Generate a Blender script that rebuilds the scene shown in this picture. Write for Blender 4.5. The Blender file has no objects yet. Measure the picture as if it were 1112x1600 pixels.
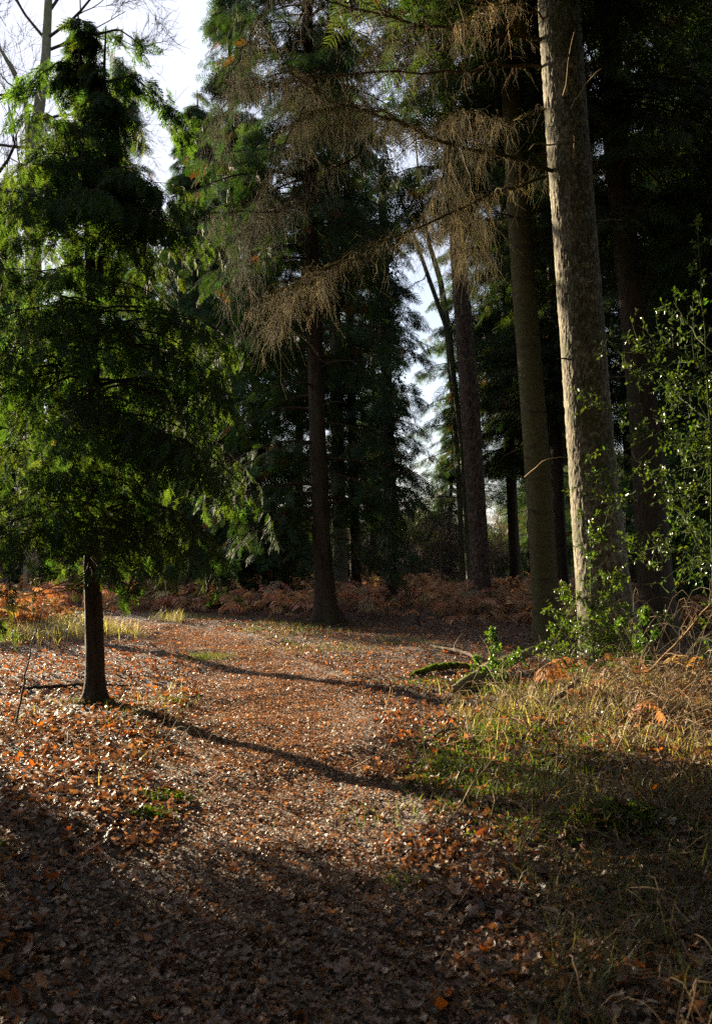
import bpy, math, numpy as np
from math import radians as R

# ---------------------------------------------------------------- camera, sky, sun
scene = bpy.context.scene
COL = scene.collection
IW, IH, FPX, YH = 1112.0, 1600.0, 1450.0, 860.0
CAMH = 1.6
PITCH = math.atan((YH - IH / 2) / FPX)
cam_d = bpy.data.cameras.new('camera')
cam = bpy.data.objects.new('camera', cam_d); COL.objects.link(cam)
cam.location = (0, 0, CAMH); cam.rotation_euler = (R(90) + PITCH, 0, 0)
cam_d.sensor_fit = 'VERTICAL'; cam_d.sensor_height = 36.0; cam_d.lens = FPX / IH * 36.0
cam_d.clip_start = 0.05; cam_d.clip_end = 2000
cam_d.dof.use_dof = True; cam_d.dof.focus_distance = 12.5; cam_d.dof.aperture_fstop = 3.6
scene.camera = cam

SUN_AZ = R(43)      # degrees left of straight ahead
SUN_EL = R(13)
TO_SUN = np.array([-math.sin(SUN_AZ) * math.cos(SUN_EL), math.cos(SUN_AZ) * math.cos(SUN_EL), math.sin(SUN_EL)])
world = bpy.data.worlds.new('World'); scene.world = world; world.use_nodes = True
wn = world.node_tree; wn.nodes.clear()
wo = wn.nodes.new('ShaderNodeOutputWorld'); wb = wn.nodes.new('ShaderNodeBackground')
sky = wn.nodes.new('ShaderNodeTexSky'); sky.sky_type = 'NISHITA'; sky.sun_disc = False
sky.sun_elevation = SUN_EL; sky.sun_rotation = -SUN_AZ; sky.air_density = 1.0; sky.dust_density = 1.0; sky.ozone_density = 1.5
# thin bright cloud veil over the blue
tc = wn.nodes.new('ShaderNodeTexCoord'); nz = wn.nodes.new('ShaderNodeTexNoise')
nz.inputs['Scale'].default_value = 2.2; nz.inputs['Detail'].default_value = 6
rp = wn.nodes.new('ShaderNodeValToRGB')
rp.color_ramp.elements[0].position = 0.25; rp.color_ramp.elements[0].color = (0.35, 0.35, 0.35, 1)
rp.color_ramp.elements[1].position = 0.70; rp.color_ramp.elements[1].color = (0.9, 0.9, 0.9, 1)
mx = wn.nodes.new('ShaderNodeMixRGB'); mx.inputs[2].default_value = (4.9, 5.05, 5.9, 1)
wn.links.new(tc.outputs['Generated'], nz.inputs['Vector']); wn.links.new(nz.outputs['Fac'], rp.inputs['Fac'])
wn.links.new(rp.outputs['Color'], mx.inputs[0]); wn.links.new(sky.outputs['Color'], mx.inputs[1])
wn.links.new(mx.outputs['Color'], wb.inputs['Color']); wb.inputs['Strength'].default_value = 0.05
wn.links.new(wb.outputs['Background'], wo.inputs['Surface'])
sun_d = bpy.data.lights.new('sun', 'SUN'); sun_d.energy = 5.0; sun_d.angle = R(0.55); sun_d.color = (1.0, 0.83, 0.58)
sun = bpy.data.objects.new('sun', sun_d); COL.objects.link(sun)
from mathutils import Vector
sun.rotation_euler = Vector(TO_SUN).to_track_quat('Z', 'Y').to_euler()
scene.view_settings.view_transform = 'Standard'; scene.view_settings.look = 'None'
scene.view_settings.exposure = 2.2; scene.view_settings.gamma = 1.0
cy = scene.cycles
cy.max_bounces = 6; cy.diffuse_bounces = 3; cy.glossy_bounces = 2; cy.transmission_bounces = 4; cy.transparent_max_bounces = 4
cy.sample_clamp_indirect = 4.0; cy.use_denoising = False; cy.denoising_prefilter = 'ACCURATE'; cy.denoising_input_passes = 'RGB_ALBEDO_NORMAL'
cy.caustics_reflective = False; cy.caustics_refractive = False

# ---------------------------------------------------------------- numpy helpers
def unit(a): return a / np.maximum(np.linalg.norm(a, axis=-1, keepdims=True), 1e-9)
def at(px, py, Y):
    u = (px - IW / 2) / FPX; v = (IH / 2 - py) / FPX
    c, s = math.cos(PITCH), math.sin(PITCH)
    dy = c - s * v; dz = s + c * v
    k = Y / dy
    return np.array([u * k, Y, CAMH + dz * k])
def px_of(x, y): return IW / 2 + FPX * x / y

def _h(ix, iy, iz, seed=0):
    n = (ix.astype(np.int64) * 374761393 + iy.astype(np.int64) * 668265263 + iz.astype(np.int64) * 2147483647 + seed * 144665) & 0x7fffffff
    n = (n ^ (n >> 13)) * 1274126177 & 0x7fffffff
    n = n ^ (n >> 16)
    return (n & 0xffff) / 65535.0
def vnoise(x, y, z=None, seed=0):
    if z is None: z = np.zeros_like(x)
    xi, yi, zi = np.floor(x), np.floor(y), np.floor(z)
    fx, fy, fz = x - xi, y - yi, z - zi
    fx, fy, fz = [f * f * (3 - 2 * f) for f in (fx, fy, fz)]
    r = 0
    for a in (0, 1):
        for b in (0, 1):
            for c in (0, 1):
                r = r + _h(xi + a, yi + b, zi + c, seed) * (fx if a else 1 - fx) * (fy if b else 1 - fy) * (fz if c else 1 - fz)
    return r * 2 - 1
def fbm(x, y, z=None, octv=3, seed=0):
    r = 0; a = 1.0; f = 1.0
    for i in range(octv):
        r = r + a * vnoise(x * f, y * f, None if z is None else z * f, seed + i); a *= .5; f *= 2.03
    return r
def cells(x, y, z, seed=0):
    xi, yi, zi = np.floor(x), np.floor(y), np.floor(z)
    d1 = np.full(x.shape, 9.0); d2 = d1.copy(); cid = np.zeros(x.shape)
    for a in (-1, 0, 1):
        for b in (-1, 0, 1):
            for c in (-1, 0, 1):
                X, Y, Z = xi + a, yi + b, zi + c
                d = np.sqrt((X + _h(X, Y, Z, seed) - x) ** 2 + (Y + _h(X, Y, Z, seed + 1) - y) ** 2 + (Z + _h(X, Y, Z, seed + 2) - z) ** 2)
                m = d < d1
                d2 = np.where(m, d1, np.minimum(d2, d)); cid = np.where(m, _h(X, Y, Z, seed + 3), cid); d1 = np.where(m, d, d1)
    return d2 - d1, cid

class Geo:
    def __init__(s): s.v = []; s.l = []; s.t = []; s.c = []; s.n = 0
    def add(s, V, F, C):
        V = np.asarray(V, float).reshape(-1, 3); F = np.asarray(F, np.int64)
        if len(V) == 0 or len(F) == 0: return
        C = np.broadcast_to(np.asarray(C, float), V.shape)
        s.v.append(V); s.c.append(C); s.l.append((F + s.n).ravel()); s.t.append(np.full(len(F), F.shape[1], np.int32)); s.n += len(V)
    def place(s, tmpl, X, Yv, Z, T, S, C, cj=None):
        """copies of a template: X,Yv,Z axes (N,3), T (N,3), S (N,) scale or (N,3)"""
        V, F = tmpl[0], tmpl[1]; N = len(T)
        if N == 0: return
        S = np.asarray(S, float)
        if S.ndim == 1: S = np.repeat(S[:, None], 3, 1)
        P = (V[None, :, 0, None] * (X * S[:, :1])[:, None] + V[None, :, 1, None] * (Yv * S[:, 1:2])[:, None] + V[None, :, 2, None] * (Z * S[:, 2:3])[:, None]) + T[:, None]
        FF = F[None] + (np.arange(N) * len(V))[:, None, None]
        CC = np.repeat(np.asarray(C)[:, None], len(V), 1)
        if len(tmpl) > 2: CC = CC * tmpl[2][None, :, None]
        s.add(P.reshape(-1, 3), FF.reshape(-1, F.shape[1]), CC.reshape(-1, 3))
    def tubes(s, P, Rd, sides, C):
        """P (N,n,3) paths, Rd (N,n) radii"""
        P = np.asarray(P, float); Rd = np.asarray(Rd, float)
        N, n, _ = P.shape
        if N == 0: return
        T = np.empty_like(P); T[:, 1:-1] = P[:, 2:] - P[:, :-2]; T[:, 0] = P[:, 1] - P[:, 0]; T[:, -1] = P[:, -1] - P[:, -2]
        T = unit(T)
        ref = np.zeros_like(T); ref[..., 0] = 1
        vert = np.abs((unit(P[:, -1] - P[:, 0]))[:, 0]) > 0.8
        ref[vert] = (0, 0.3, 1)
        A = unit(np.cross(T, ref)); B = np.cross(T, A)
        th = np.arange(sides) / sides * 2 * math.pi
        V = P[:, :, None] + Rd[:, :, None, None] * (np.cos(th)[None, None, :, None] * A[:, :, None] + np.sin(th)[None, None, :, None] * B[:, :, None])
        i = np.arange(n - 1)[:, None] * sides; k = np.arange(sides)[None]; k2 = (k + 1) % sides
        F = np.stack([i + k, i + k2, i + sides + k2, i + sides + k], -1).reshape(-1, 4)
        FF = F[None] + (np.arange(N) * n * sides)[:, None, None]
        C = np.asarray(C, float)
        if C.ndim == 2: C = np.repeat(C, n * sides, 0)
        s.add(V.reshape(-1, 3), FF.reshape(-1, 4), C)
    def build(s, name, mat, parent=None, origin=(0, 0, 0), smooth=False):
        me = bpy.data.meshes.new(name)
        if s.n:
            V = np.concatenate(s.v) - np.asarray(origin, float); L = np.concatenate(s.l); Tt = np.concatenate(s.t); Cc = np.concatenate(s.c)
            me.vertices.add(len(V)); me.vertices.foreach_set('co', V.astype(np.float32).ravel())
            me.loops.add(len(L)); me.loops.foreach_set('vertex_index', L.astype(np.int32))
            me.polygons.add(len(Tt)); st = np.concatenate([[0], np.cumsum(Tt)[:-1]]).astype(np.int32)
            me.polygons.foreach_set('loop_start', st)
            ca = me.color_attributes.new('col', 'FLOAT_COLOR', 'POINT')
            ca.data.foreach_set('color', np.concatenate([Cc, np.ones((len(Cc), 1))], 1).astype(np.float32).ravel())
            me.update(calc_edges=True)
            if smooth: me.polygons.foreach_set('use_smooth', np.ones(len(Tt), bool))
        me.materials.append(mat)
        o = bpy.data.objects.new(name, me); COL.objects.link(o)
        if parent is not None: o.parent = parent
        else: o.location = origin
        return o

def thing(name, label, cat, loc=(0, 0, 0), group=None):
    o = bpy.data.objects.new(name, None); COL.objects.link(o); o.location = [float(c) for c in loc]
    o.empty_display_size = 0.2
    o['label'] = label; o['category'] = cat
    if group: o['group'] = group
    return o
def tag(o, label, cat, group=None):
    o['label'] = label; o['category'] = cat
    if group: o['group'] = group
    return o

# ---------------------------------------------------------------- materials
def new_mat(name):
    m = bpy.data.materials.new(name); m.use_nodes = True
    nt = m.node_tree; nt.nodes.clear()
    return m, nt, nt.nodes.new('ShaderNodeOutputMaterial')
def leaf_mat(name, trans=0.4, rough=0.5, spec=0.5, tcol=(1.5, 1.7, 0.7), nbump=0.0, sheen=0.0):
    m, nt, out = new_mat(name); N = nt.nodes.new; Lk = nt.links.new
    at_ = N('ShaderNodeAttribute'); at_.attribute_name = 'col'
    p = N('ShaderNodeBsdfPrincipled'); p.inputs['Roughness'].default_value = rough; p.inputs['Specular IOR Level'].default_value = spec
    Lk(at_.outputs['Color'], p.inputs['Base Color'])
    if nbump:
        t = N('ShaderNodeTexNoise'); t.inputs['Scale'].default_value = 90; t.inputs['Detail'].default_value = 2
        g = N('ShaderNodeNewGeometry'); Lk(g.outputs['Position'], t.inputs['Vector'])
        b = N('ShaderNodeBump'); b.inputs['Strength'].default_value = nbump; b.inputs['Distance'].default_value = 0.01
        Lk(t.outputs['Fac'], b.inputs['Height']); Lk(b.outputs['Normal'], p.inputs['Normal'])
    if trans > 0:
        mul = N('ShaderNodeMixRGB'); mul.blend_type = 'MULTIPLY'; mul.inputs[0].default_value = 1; mul.inputs[2].default_value = (*tcol, 1)
        Lk(at_.outputs['Color'], mul.inputs[1])
        tr = N('ShaderNodeBsdfTranslucent'); Lk(mul.outputs['Color'], tr.inputs['Color'])
        mxs = N('ShaderNodeMixShader'); mxs.inputs[0].default_value = trans
        Lk(p.outputs[0], mxs.inputs[1]); Lk(tr.outputs[0], mxs.inputs[2]); Lk(mxs.outputs[0], out.inputs['Surface'])
    else: Lk(p.outputs[0], out.inputs['Surface'])
    return m
def bark_mat(name, c1, c2, moss=(0.07, 0.09, 0.02), moss_amt=0.3, scale=(10, 10, 3), bump=0.6, rings=False, plates=False):
    m, nt, out = new_mat(name); N = nt.nodes.new; Lk = nt.links.new
    tcn = N('ShaderNodeTexCoord'); mp = N('ShaderNodeMapping'); mp.inputs['Scale'].default_value = scale
    Lk(tcn.outputs['Object'], mp.inputs['Vector'])
    n1 = N('ShaderNodeTexNoise'); n1.inputs['Scale'].default_value = 2.0; n1.inputs['Detail'].default_value = 8; n1.inputs['Roughness'].default_value = 0.65
    Lk(mp.outputs[0], n1.inputs['Vector'])
    cr = N('ShaderNodeValToRGB'); cr.color_ramp.elements[0].position = 0.35; cr.color_ramp.elements[1].position = 0.68
    cr.color_ramp.elements[0].color = (*c1, 1); cr.color_ramp.elements[1].color = (*c2, 1); Lk(n1.outputs['Fac'], cr.inputs['Fac'])
    # vertex colour carries the plate-to-plate colour differences
    vat = N('ShaderNodeAttribute'); vat.attribute_name = 'col'
    mv = N('ShaderNodeMixRGB'); mv.blend_type = 'MULTIPLY'; mv.inputs[0].default_value = 1
    Lk(cr.outputs[0], mv.inputs[1]); Lk(vat.outputs['Color'], mv.inputs[2])
    n2 = N('ShaderNodeTexNoise'); n2.inputs['Scale'].default_value = 1.7; n2.inputs['Detail'].default_value = 7; n2.inputs['Roughness'].default_value = 0.7
    Lk(tcn.outputs['Object'], n2.inputs['Vector'])
    mr = N('ShaderNodeValToRGB'); mr.color_ramp.elements[0].position = 0.62 - 0.35 * moss_amt; mr.color_ramp.elements[1].position = 0.78 - 0.25 * moss_amt
    Lk(n2.outputs['Fac'], mr.inputs['Fac'])
    mm = N('ShaderNodeMixRGB'); mm.inputs[2].default_value = (*moss, 1); Lk(mv.outputs[0], mm.inputs[1])
    if moss_amt > 0: Lk(mr.outputs[0], mm.inputs[0])
    else: mm.inputs[0].default_value = 0
    last = mm.outputs[0]
    if rings:
        sx = N('ShaderNodeSeparateXYZ'); n3 = N('ShaderNodeTexNoise'); n3.inputs['Scale'].default_value = 3.5; Lk(tcn.outputs['Object'], n3.inputs['Vector'])
        Lk(tcn.outputs['Object'], sx.inputs[0])
        ad = N('ShaderNodeMath'); ad.operation = 'MULTIPLY_ADD'; ad.inputs[1].default_value = 0.16; Lk(n3.outputs['Fac'], ad.inputs[0]); Lk(sx.outputs['Z'], ad.inputs[2])
        w = N('ShaderNodeMath'); w.operation = 'PINGPONG'; w.inputs[1].default_value = 0.29; Lk(ad.outputs[0], w.inputs[0])
        rr = N('ShaderNodeMapRange'); rr.inputs['From Min'].default_value = 0.05; rr.inputs['From Max'].default_value = 0.0; Lk(w.outputs[0], rr.inputs['Value'])
        n4 = N('ShaderNodeTexNoise'); n4.inputs['Scale'].default_value = 5; n4.inputs['Detail'].default_value = 4; Lk(tcn.outputs['Object'], n4.inputs['Vector'])
        r4 = N('ShaderNodeMapRange'); r4.inputs['From Min'].default_value = 0.4; r4.inputs['From Max'].default_value = 0.6; Lk(n4.outputs['Fac'], r4.inputs['Value'])
        m4 = N('ShaderNodeMath'); m4.operation = 'MULTIPLY'; Lk(rr.outputs[0], m4.inputs[0]); Lk(r4.outputs[0], m4.inputs[1])
        m5 = N('ShaderNodeMixRGB'); m5.inputs[2].default_value = (0.035, 0.018, 0.012, 1); Lk(m4.outputs[0], m5.inputs[0]); Lk(last, m5.inputs[1]); last = m5.outputs[0]
    p = N('ShaderNodeBsdfPrincipled'); p.inputs['Roughness'].default_value = 0.85; p.inputs['Specular IOR Level'].default_value = 0.25
    Lk(last, p.inputs['Base Color'])
    bp = N('ShaderNodeBump'); bp.inputs['Strength'].default_value = bump; bp.inputs['Distance'].default_value = 0.03
    Lk(n1.outputs['Fac'], bp.inputs['Height']); Lk(bp.outputs[0], p.inputs['Normal']); Lk(p.outputs[0], out.inputs['Surface'])
    return m

M = {}
M['fol_hero'] = leaf_mat('cypress_foliage', 0.48, 0.7, 0.2, (2.9, 2.6, 0.45))
M['fol'] = leaf_mat('conifer_foliage', 0.38, 0.65, 0.2, (2.0, 2.0, 0.6))
M['litter'] = leaf_mat('fallen_leaf', 0.25, 0.48, 0.5, (1.9, 1.1, 0.45), 0.5)
M['bracken'] = leaf_mat('dead_bracken', 0.35, 0.6, 0.3, (1.6, 1.2, 0.7))
M['grass'] = leaf_mat('grass_blade', 0.4, 0.5, 0.4, (1.6, 1.7, 0.6))
M['holly'] = leaf_mat('holly_leaf', 0.30, 0.36, 0.5, (2.3, 2.3, 0.4))
M['moss'] = leaf_mat('moss', 0.3, 0.8, 0.2, (1.8, 2.0, 0.4))
M['twig'] = leaf_mat('dry_twig', 0.0, 0.85, 0.12)
M['bark_plate'] = bark_mat('bark_plated', (0.065, 0.056, 0.038), (0.29, 0.25, 0.175), (0.06, 0.064, 0.024), 0.45, (9, 9, 6), 0.7)
M['bark_moss'] = bark_mat('bark_mossy_ringed', (0.035, 0.028, 0.013), (0.10, 0.085, 0.036), (0.06, 0.062, 0.018), 0.6, (5, 5, 9), 0.8, rings=True)
M['bark_scaly'] = bark_mat('bark_scaly', (0.05, 0.033, 0.025), (0.17, 0.12, 0.09), (0.07, 0.07, 0.03), 0.2, (11, 11, 5), 0.8)
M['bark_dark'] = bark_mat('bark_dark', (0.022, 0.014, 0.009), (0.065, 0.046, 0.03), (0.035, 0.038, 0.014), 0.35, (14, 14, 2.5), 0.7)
M['bark_grey'] = bark_mat('bark_grey', (0.10, 0.09, 0.07), (0.24, 0.22, 0.18), (0.09, 0.12, 0.03), 0.6, (8, 8, 3), 0.4)
M['wood_dead'] = bark_mat('dead_wood', (0.08, 0.05, 0.035), (0.24, 0.18, 0.13), (0.08, 0.1, 0.02), 0.3, (12, 12, 12), 0.5)

# ---------------------------------------------------------------- terrain
PATH = np.array([(-0.15, -6), (-0.2, 0.0), (-0.23, 3.1), (-.42, 5.3), (-.72, 8), (-1.05, 11.6), (-1.98, 15.5), (-3.66, 18.6), (-5.8, 21.5), (-9.5, 24.3), (-16, 27)])
def path_dist(x, y):
    best = np.full(np.shape(x), 1e9)
    for a, b in zip(PATH[:-1], PATH[1:]):
        ab = b - a; t = np.clip(((x - a[0]) * ab[0] + (y - a[1]) * ab[1]) / (ab @ ab), 0, 1)
        best = np.minimum(best, np.hypot(x - a[0] - t * ab[0], y - a[1] - t * ab[1]))
    return best
def gauss(x, y, cx, cy, sx, sy): return np.exp(-((x - cx) / sx) ** 2 - ((y - cy) / sy) ** 2)
def ground(x, y):
    x = np.asarray(x, float); y = np.asarray(y, float)
    pd = path_dist(x, y)
    h = 0.05 * fbm(x * .5, y * .5, octv=2, seed=5) + 0.02 * fbm(x * 2.2, y * 2.2, octv=3, seed=9)
    h = h - 0.05 * np.exp(-(pd / 0.9) ** 4)
    h = h + 0.14 * gauss(x, y, 1.45, 5.35, .42, .28) + 0.22 * gauss(x, y, 3.0, 9.3, 1.3, 1.6) + 0.12 * gauss(x, y, 2.7, 6.6, 1.0, 1.5)
    h = h + 0.03 * np.maximum(0, np.hypot(x, y) - 40) * 0.3
    return h
def build_ground():
    m, nt, out = new_mat('forest_soil'); N = nt.nodes.new; Lk = nt.links.new
    g = N('ShaderNodeNewGeometry'); n1 = N('ShaderNodeTexNoise'); n1.inputs['Scale'].default_value = 14; n1.inputs['Detail'].default_value = 10; n1.inputs['Roughness'].default_value = 0.75
    Lk(g.outputs['Position'], n1.inputs['Vector'])
    cr = N('ShaderNodeValToRGB'); cr.color_ramp.elements[0].position = 0.35; cr.color_ramp.elements[0].color = (0.018, 0.010, 0.007, 1)
    cr.color_ramp.elements[1].position = 0.7; cr.color_ramp.elements[1].color = (0.14, 0.085, 0.05, 1); Lk(n1.outputs['Fac'], cr.inputs['Fac'])
    v = N('ShaderNodeTexVoronoi'); v.inputs['Scale'].default_value = 38; Lk(g.outputs['Position'], v.inputs['Vector'])
    bp = N('ShaderNodeBump'); bp.inputs['Distance'].default_value = 0.03; bp.inputs['Strength'].default_value = 1.0
    ad = N('ShaderNodeMath'); ad.operation = 'ADD'; Lk(n1.outputs['Fac'], ad.inputs[0]); Lk(v.outputs['Distance'], ad.inputs[1]); Lk(ad.outputs[0], bp.inputs['Height'])
    p = N('ShaderNodeBsdfPrincipled'); p.inputs['Roughness'].default_value = 0.7; Lk(cr.outputs[0], p.inputs['Base Color']); Lk(bp.outputs[0], p.inputs['Normal']); Lk(p.outputs[0], out.inputs['Surface'])
    def axis(lo, hi, dense_lo, dense_hi, step, grow=1.35):
        a = list(np.arange(dense_lo, dense_hi, step)); s = step
        x = dense_lo
        while x > lo: s *= grow; x -= s; a.insert(0, x)
        s = step; x = a[-1]
        while x < hi: s *= grow; x += s; a.append(x)
        return np.array(a)
    xs = axis(-600, 600, -8, 9, 0.09); ys = axis(-300, 900, 1.5, 26, 0.09)
    X, Y = np.meshgrid(xs, ys); Z = ground(X, Y)
    V = np.stack([X, Y, Z], -1).reshape(-1, 3); nx = len(xs); ny = len(ys)
    i = np.arange(ny - 1)[:, None] * nx + np.arange(nx - 1)[None]
    F = np.stack([i, i + 1, i + nx + 1, i + nx], -1).reshape(-1, 4)
    G = Geo(); G.add(V, F, (1, 1, 1)); o = G.build('ground', m, smooth=True); o['kind'] = 'structure'
build_ground()

# ---------------------------------------------------------------- leaf litter
def leaf_template(kind, curl, fold, rng):
    n = 7
    s = np.linspace(0, 1, n)
    if kind == 'oak': w = 0.26 * np.sin(math.pi * s ** 0.8) * (1 + 0.38 * np.cos(s * 6.3 * 3))
    elif kind == 'beech': w = 0.30 * np.sin(math.pi * s ** 0.9)
    else: w = 0.2 * np.sin(math.pi * s ** 0.7) * (1 + .3 * rng.standard_normal(n))
    w = np.maximum(w, 0.012)
    x = s - 0.5; z = curl * (s - .5) ** 2 * 4 * .18
    V = []
    for i in range(n):
        tw = (s[i] - .5) * rng.uniform(-.6, .6)
        V += [(x[i], -w[i], z[i] + fold * w[i] + tw * w[i]), (x[i], 0, z[i]), (x[i], w[i], z[i] + fold * w[i] * rng.uniform(.3, 1.2) - tw * w[i])]
    F = []
    for i in range(n - 1):
        a = i * 3; F += [(a, a + 1, a + 4, a + 3), (a + 1, a + 2, a + 5, a + 4)]
    return np.array(V), np.array(F)
def axes_from(nrm, yaw):
    up = unit(nrm); a = np.stack([np.cos(yaw), np.sin(yaw), np.zeros_like(yaw)], -1)
    X = unit(a - up * np.sum(a * up, -1, keepdims=True)); Yv = np.cross(up, X)
    return X, Yv, up
PAL = np.array([(0.13, 0.085, 0.058), (0.21, 0.145, 0.10), (0.29, 0.20, 0.145), (0.43, 0.32, 0.245), (0.065, 0.040, 0.027), (0.20, 0.09, 0.036), (0.38, 0.14, 0.025), (0.46, 0.20, 0.03)])
def band_points(rng, y0, y1, dens, xm=1.2):
    """points over the visible wedge between two distances, plus a margin either side"""
    W = lambda y: 0.42 * y + xm
    n = int(dens * (W(y0) + W(y1)) * (y1 - y0)); y = rng.uniform(y0, y1, n); x = rng.uniform(-1, 1, n) * W(y)
    return x, y
def litter():
    rng = np.random.default_rng(3)
    T = [leaf_template(k, c, f, rng) for k in ('oak', 'beech', 'frag') for c, f in ((1, .3), (-1.4, .5), (2.2, .9), (.3, -.4))]
    G = Geo(); GP = Geo()
    for y0, y1, dens, zs in ((1.6, 5, 1400, 0.045), (5, 9, 950, .04), (9, 14, 420, .035), (14, 21, 230, .03), (21, 34, 70, .03)):
        x, y = band_points(rng, y0, y1, dens)
        pd = path_dist(x, y); keep = np.ones(len(x), bool)
        onp = pd < 0.85 + 0.25 * fbm(x * 1.3, y * 1.3, seed=31)
        keep &= ~(onp & (rng.random(len(x)) < np.clip((y - 3.5) * .35, 0, .82)))
        x, y, pd, onp = x[keep], y[keep], pd[keep], onp[keep]; n = len(x)
        z = ground(x, y) + rng.random(n) ** 1.5 * zs + .004
        tilt = rng.standard_normal((n, 2)) * np.where(onp & (y > 5), .20, .36)[:, None]
        nrm = np.stack([tilt[:, 0], tilt[:, 1], np.ones(n)], -1)
        size = np.clip(rng.lognormal(math.log(0.044), .40, n), .018, .11); size = np.where(onp, size * np.clip(.85 - .03 * (y - 3), .5, 1), size)
        orange = 0.035 + 0.16 * (fbm(x * .6, y * .6, seed=77) > 0.05) * (~onp) + 0.10 * ((x < -1) & (y > 8))
        r = rng.random(n); base = rng.choice(5, n, p=[.31, .29, .15, .06, .19]); idx = np.where(r < orange * .5, 5, np.where(r < orange * .8, 6, np.where(r < orange, 7, base)))
        c = PAL[idx] * rng.uniform(.7, 1.25, (n, 1)) * rng.uniform(.93, 1.07, (n, 3))
        which = rng.integers(0, len(T), n); yaw = rng.uniform(0, 6.3, n)
        X, Yv, Z = axes_from(nrm, yaw)
        for k in range(len(T)):
            m = which == k
            G.place(T[k], X[m], Yv[m], Z[m], np.stack([x, y, z], -1)[m], size[m], c[m])
    # trodden crumbs on the path
    for y0, y1, dens, sz in ((2.5, 7, 2200, .020), (7, 12, 2600, .023), (12, 20, 1300, .028), (20, 27, 260, .04)):
        n = int(dens * 2.2 * (y1 - y0)); y = rng.uniform(y0, y1, n); cx = np.interp(y, PATH[:, 1], PATH[:, 0])
        x = cx + rng.normal(0, .62, n); m = path_dist(x, y) < 1.15; x, y = x[m], y[m]; n = len(x)
        z = ground(x, y) + rng.random(n) * .012 + .003
        nrm = np.stack([rng.standard_normal(n) * .38, rng.standard_normal(n) * .38, np.ones(n)], -1)
        X, Yv, Z = axes_from(nrm, rng.uniform(0, 6.3, n))
        c = PAL[rng.choice(4, n, p=[.1, .25, .4, .25])] * rng.uniform(.8, 1.3, (n, 1)) * (1.0, .93, .78)
        q = np.array([(-.5, -.2, 0), (.1, -.34, .05), (.5, .05, 0), (-.1, .3, .08)]), np.array([(0, 1, 2, 3)])
        GP.place(q, X, Yv, Z, np.stack([x, y, z], -1), rng.uniform(.6, 1.7, n) * sz, c)
    o = G.build('fallen_leaves', M['litter']); o['kind'] = 'stuff'; o['label'] = 'brown and orange fallen leaves covering the forest floor'; o['category'] = 'leaf litter'
    o = GP.build('path_crumbs', M['litter']); o['kind'] = 'stuff'; o['label'] = 'trodden brown leaf crumbs along the woodland path'; o['category'] = 'leaf litter'
litter()

# ---------------------------------------------------------------- spray templates (foliage)
def spray_template(nl, sub, w=.02, spread=50, droop=.25, rng=None):
    """a flat fern-like spray, 1 long on x, laterals on +-y"""
    V = []; F = []
    def strip(p, d, L, w, dz):
        d = np.array(d, float); d /= np.linalg.norm(d); s = np.array([-d[1], d[0], 0])
        i = len(V); mid = p + d * L * .5 + np.array([0, 0, dz * .3]); tip = p + d * L + np.array([0, 0, dz])
        V.extend([p - s * w * .4, p + s * w * .4, mid + s * w, mid - s * w, tip + s * w * .15, tip - s * w * .15])
        F.extend([(i, i + 1, i + 2, i + 3), (i + 3, i + 2, i + 4, i + 5)])
        return mid, tip, d
    strip(np.zeros(3), (1, 0, 0), 1.0, w * .7, -droop * .5)
    for k in range(nl):
        t = .08 + .86 * k / nl
        for sg in (-1, 1):
            L = .42 * (1 - t) ** .75 + .07; L *= rng.uniform(.75, 1.15); a = R(spread + rng.uniform(-9, 9))
            p = np.array([t + rng.uniform(-.01, .01), 0, -droop * .5 * t * t]); d = (math.cos(a), sg * math.sin(a), 0)
            dz = -droop * L * rng.uniform(.3, 1.6)
            strip(p, d, L, w, dz)
            for j in range(sub):
                q = (j + .8) / (sub + .8)
                for s2 in (-1, 1):
                    a2 = sg * a + s2 * R(42); L2 = L * .38 * (1 - q * .6)
                    pp = p + np.array([d[0], d[1], 0]) * L * q + np.array([0, 0, dz * q * q])
                    i = len(V); dd = np.array([math.cos(a2), math.sin(a2), 0]); s = np.array([-dd[1], dd[0], 0]); tip = pp + dd * L2 + (0, 0, dz * .3)
                    V.extend([pp - s * w * .3, pp + s * w * .3, tip + s * w * .5, tip - s * w * .5]); F.append((i, i + 1, i + 2, i + 3))
    return np.array(V, float), np.array(F)
_r = np.random.default_rng(11)
SP_HERO = [spray_template(9, 1, .027, 42, .55, _r) for _ in range(3)]
SP_MED = [spray_template(8, 1, .022, 52, .35, _r) for _ in range(3)]
SP_FAR = [spray_template(7, 0, .024, 55, .3, _r) for _ in range(3)]

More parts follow.
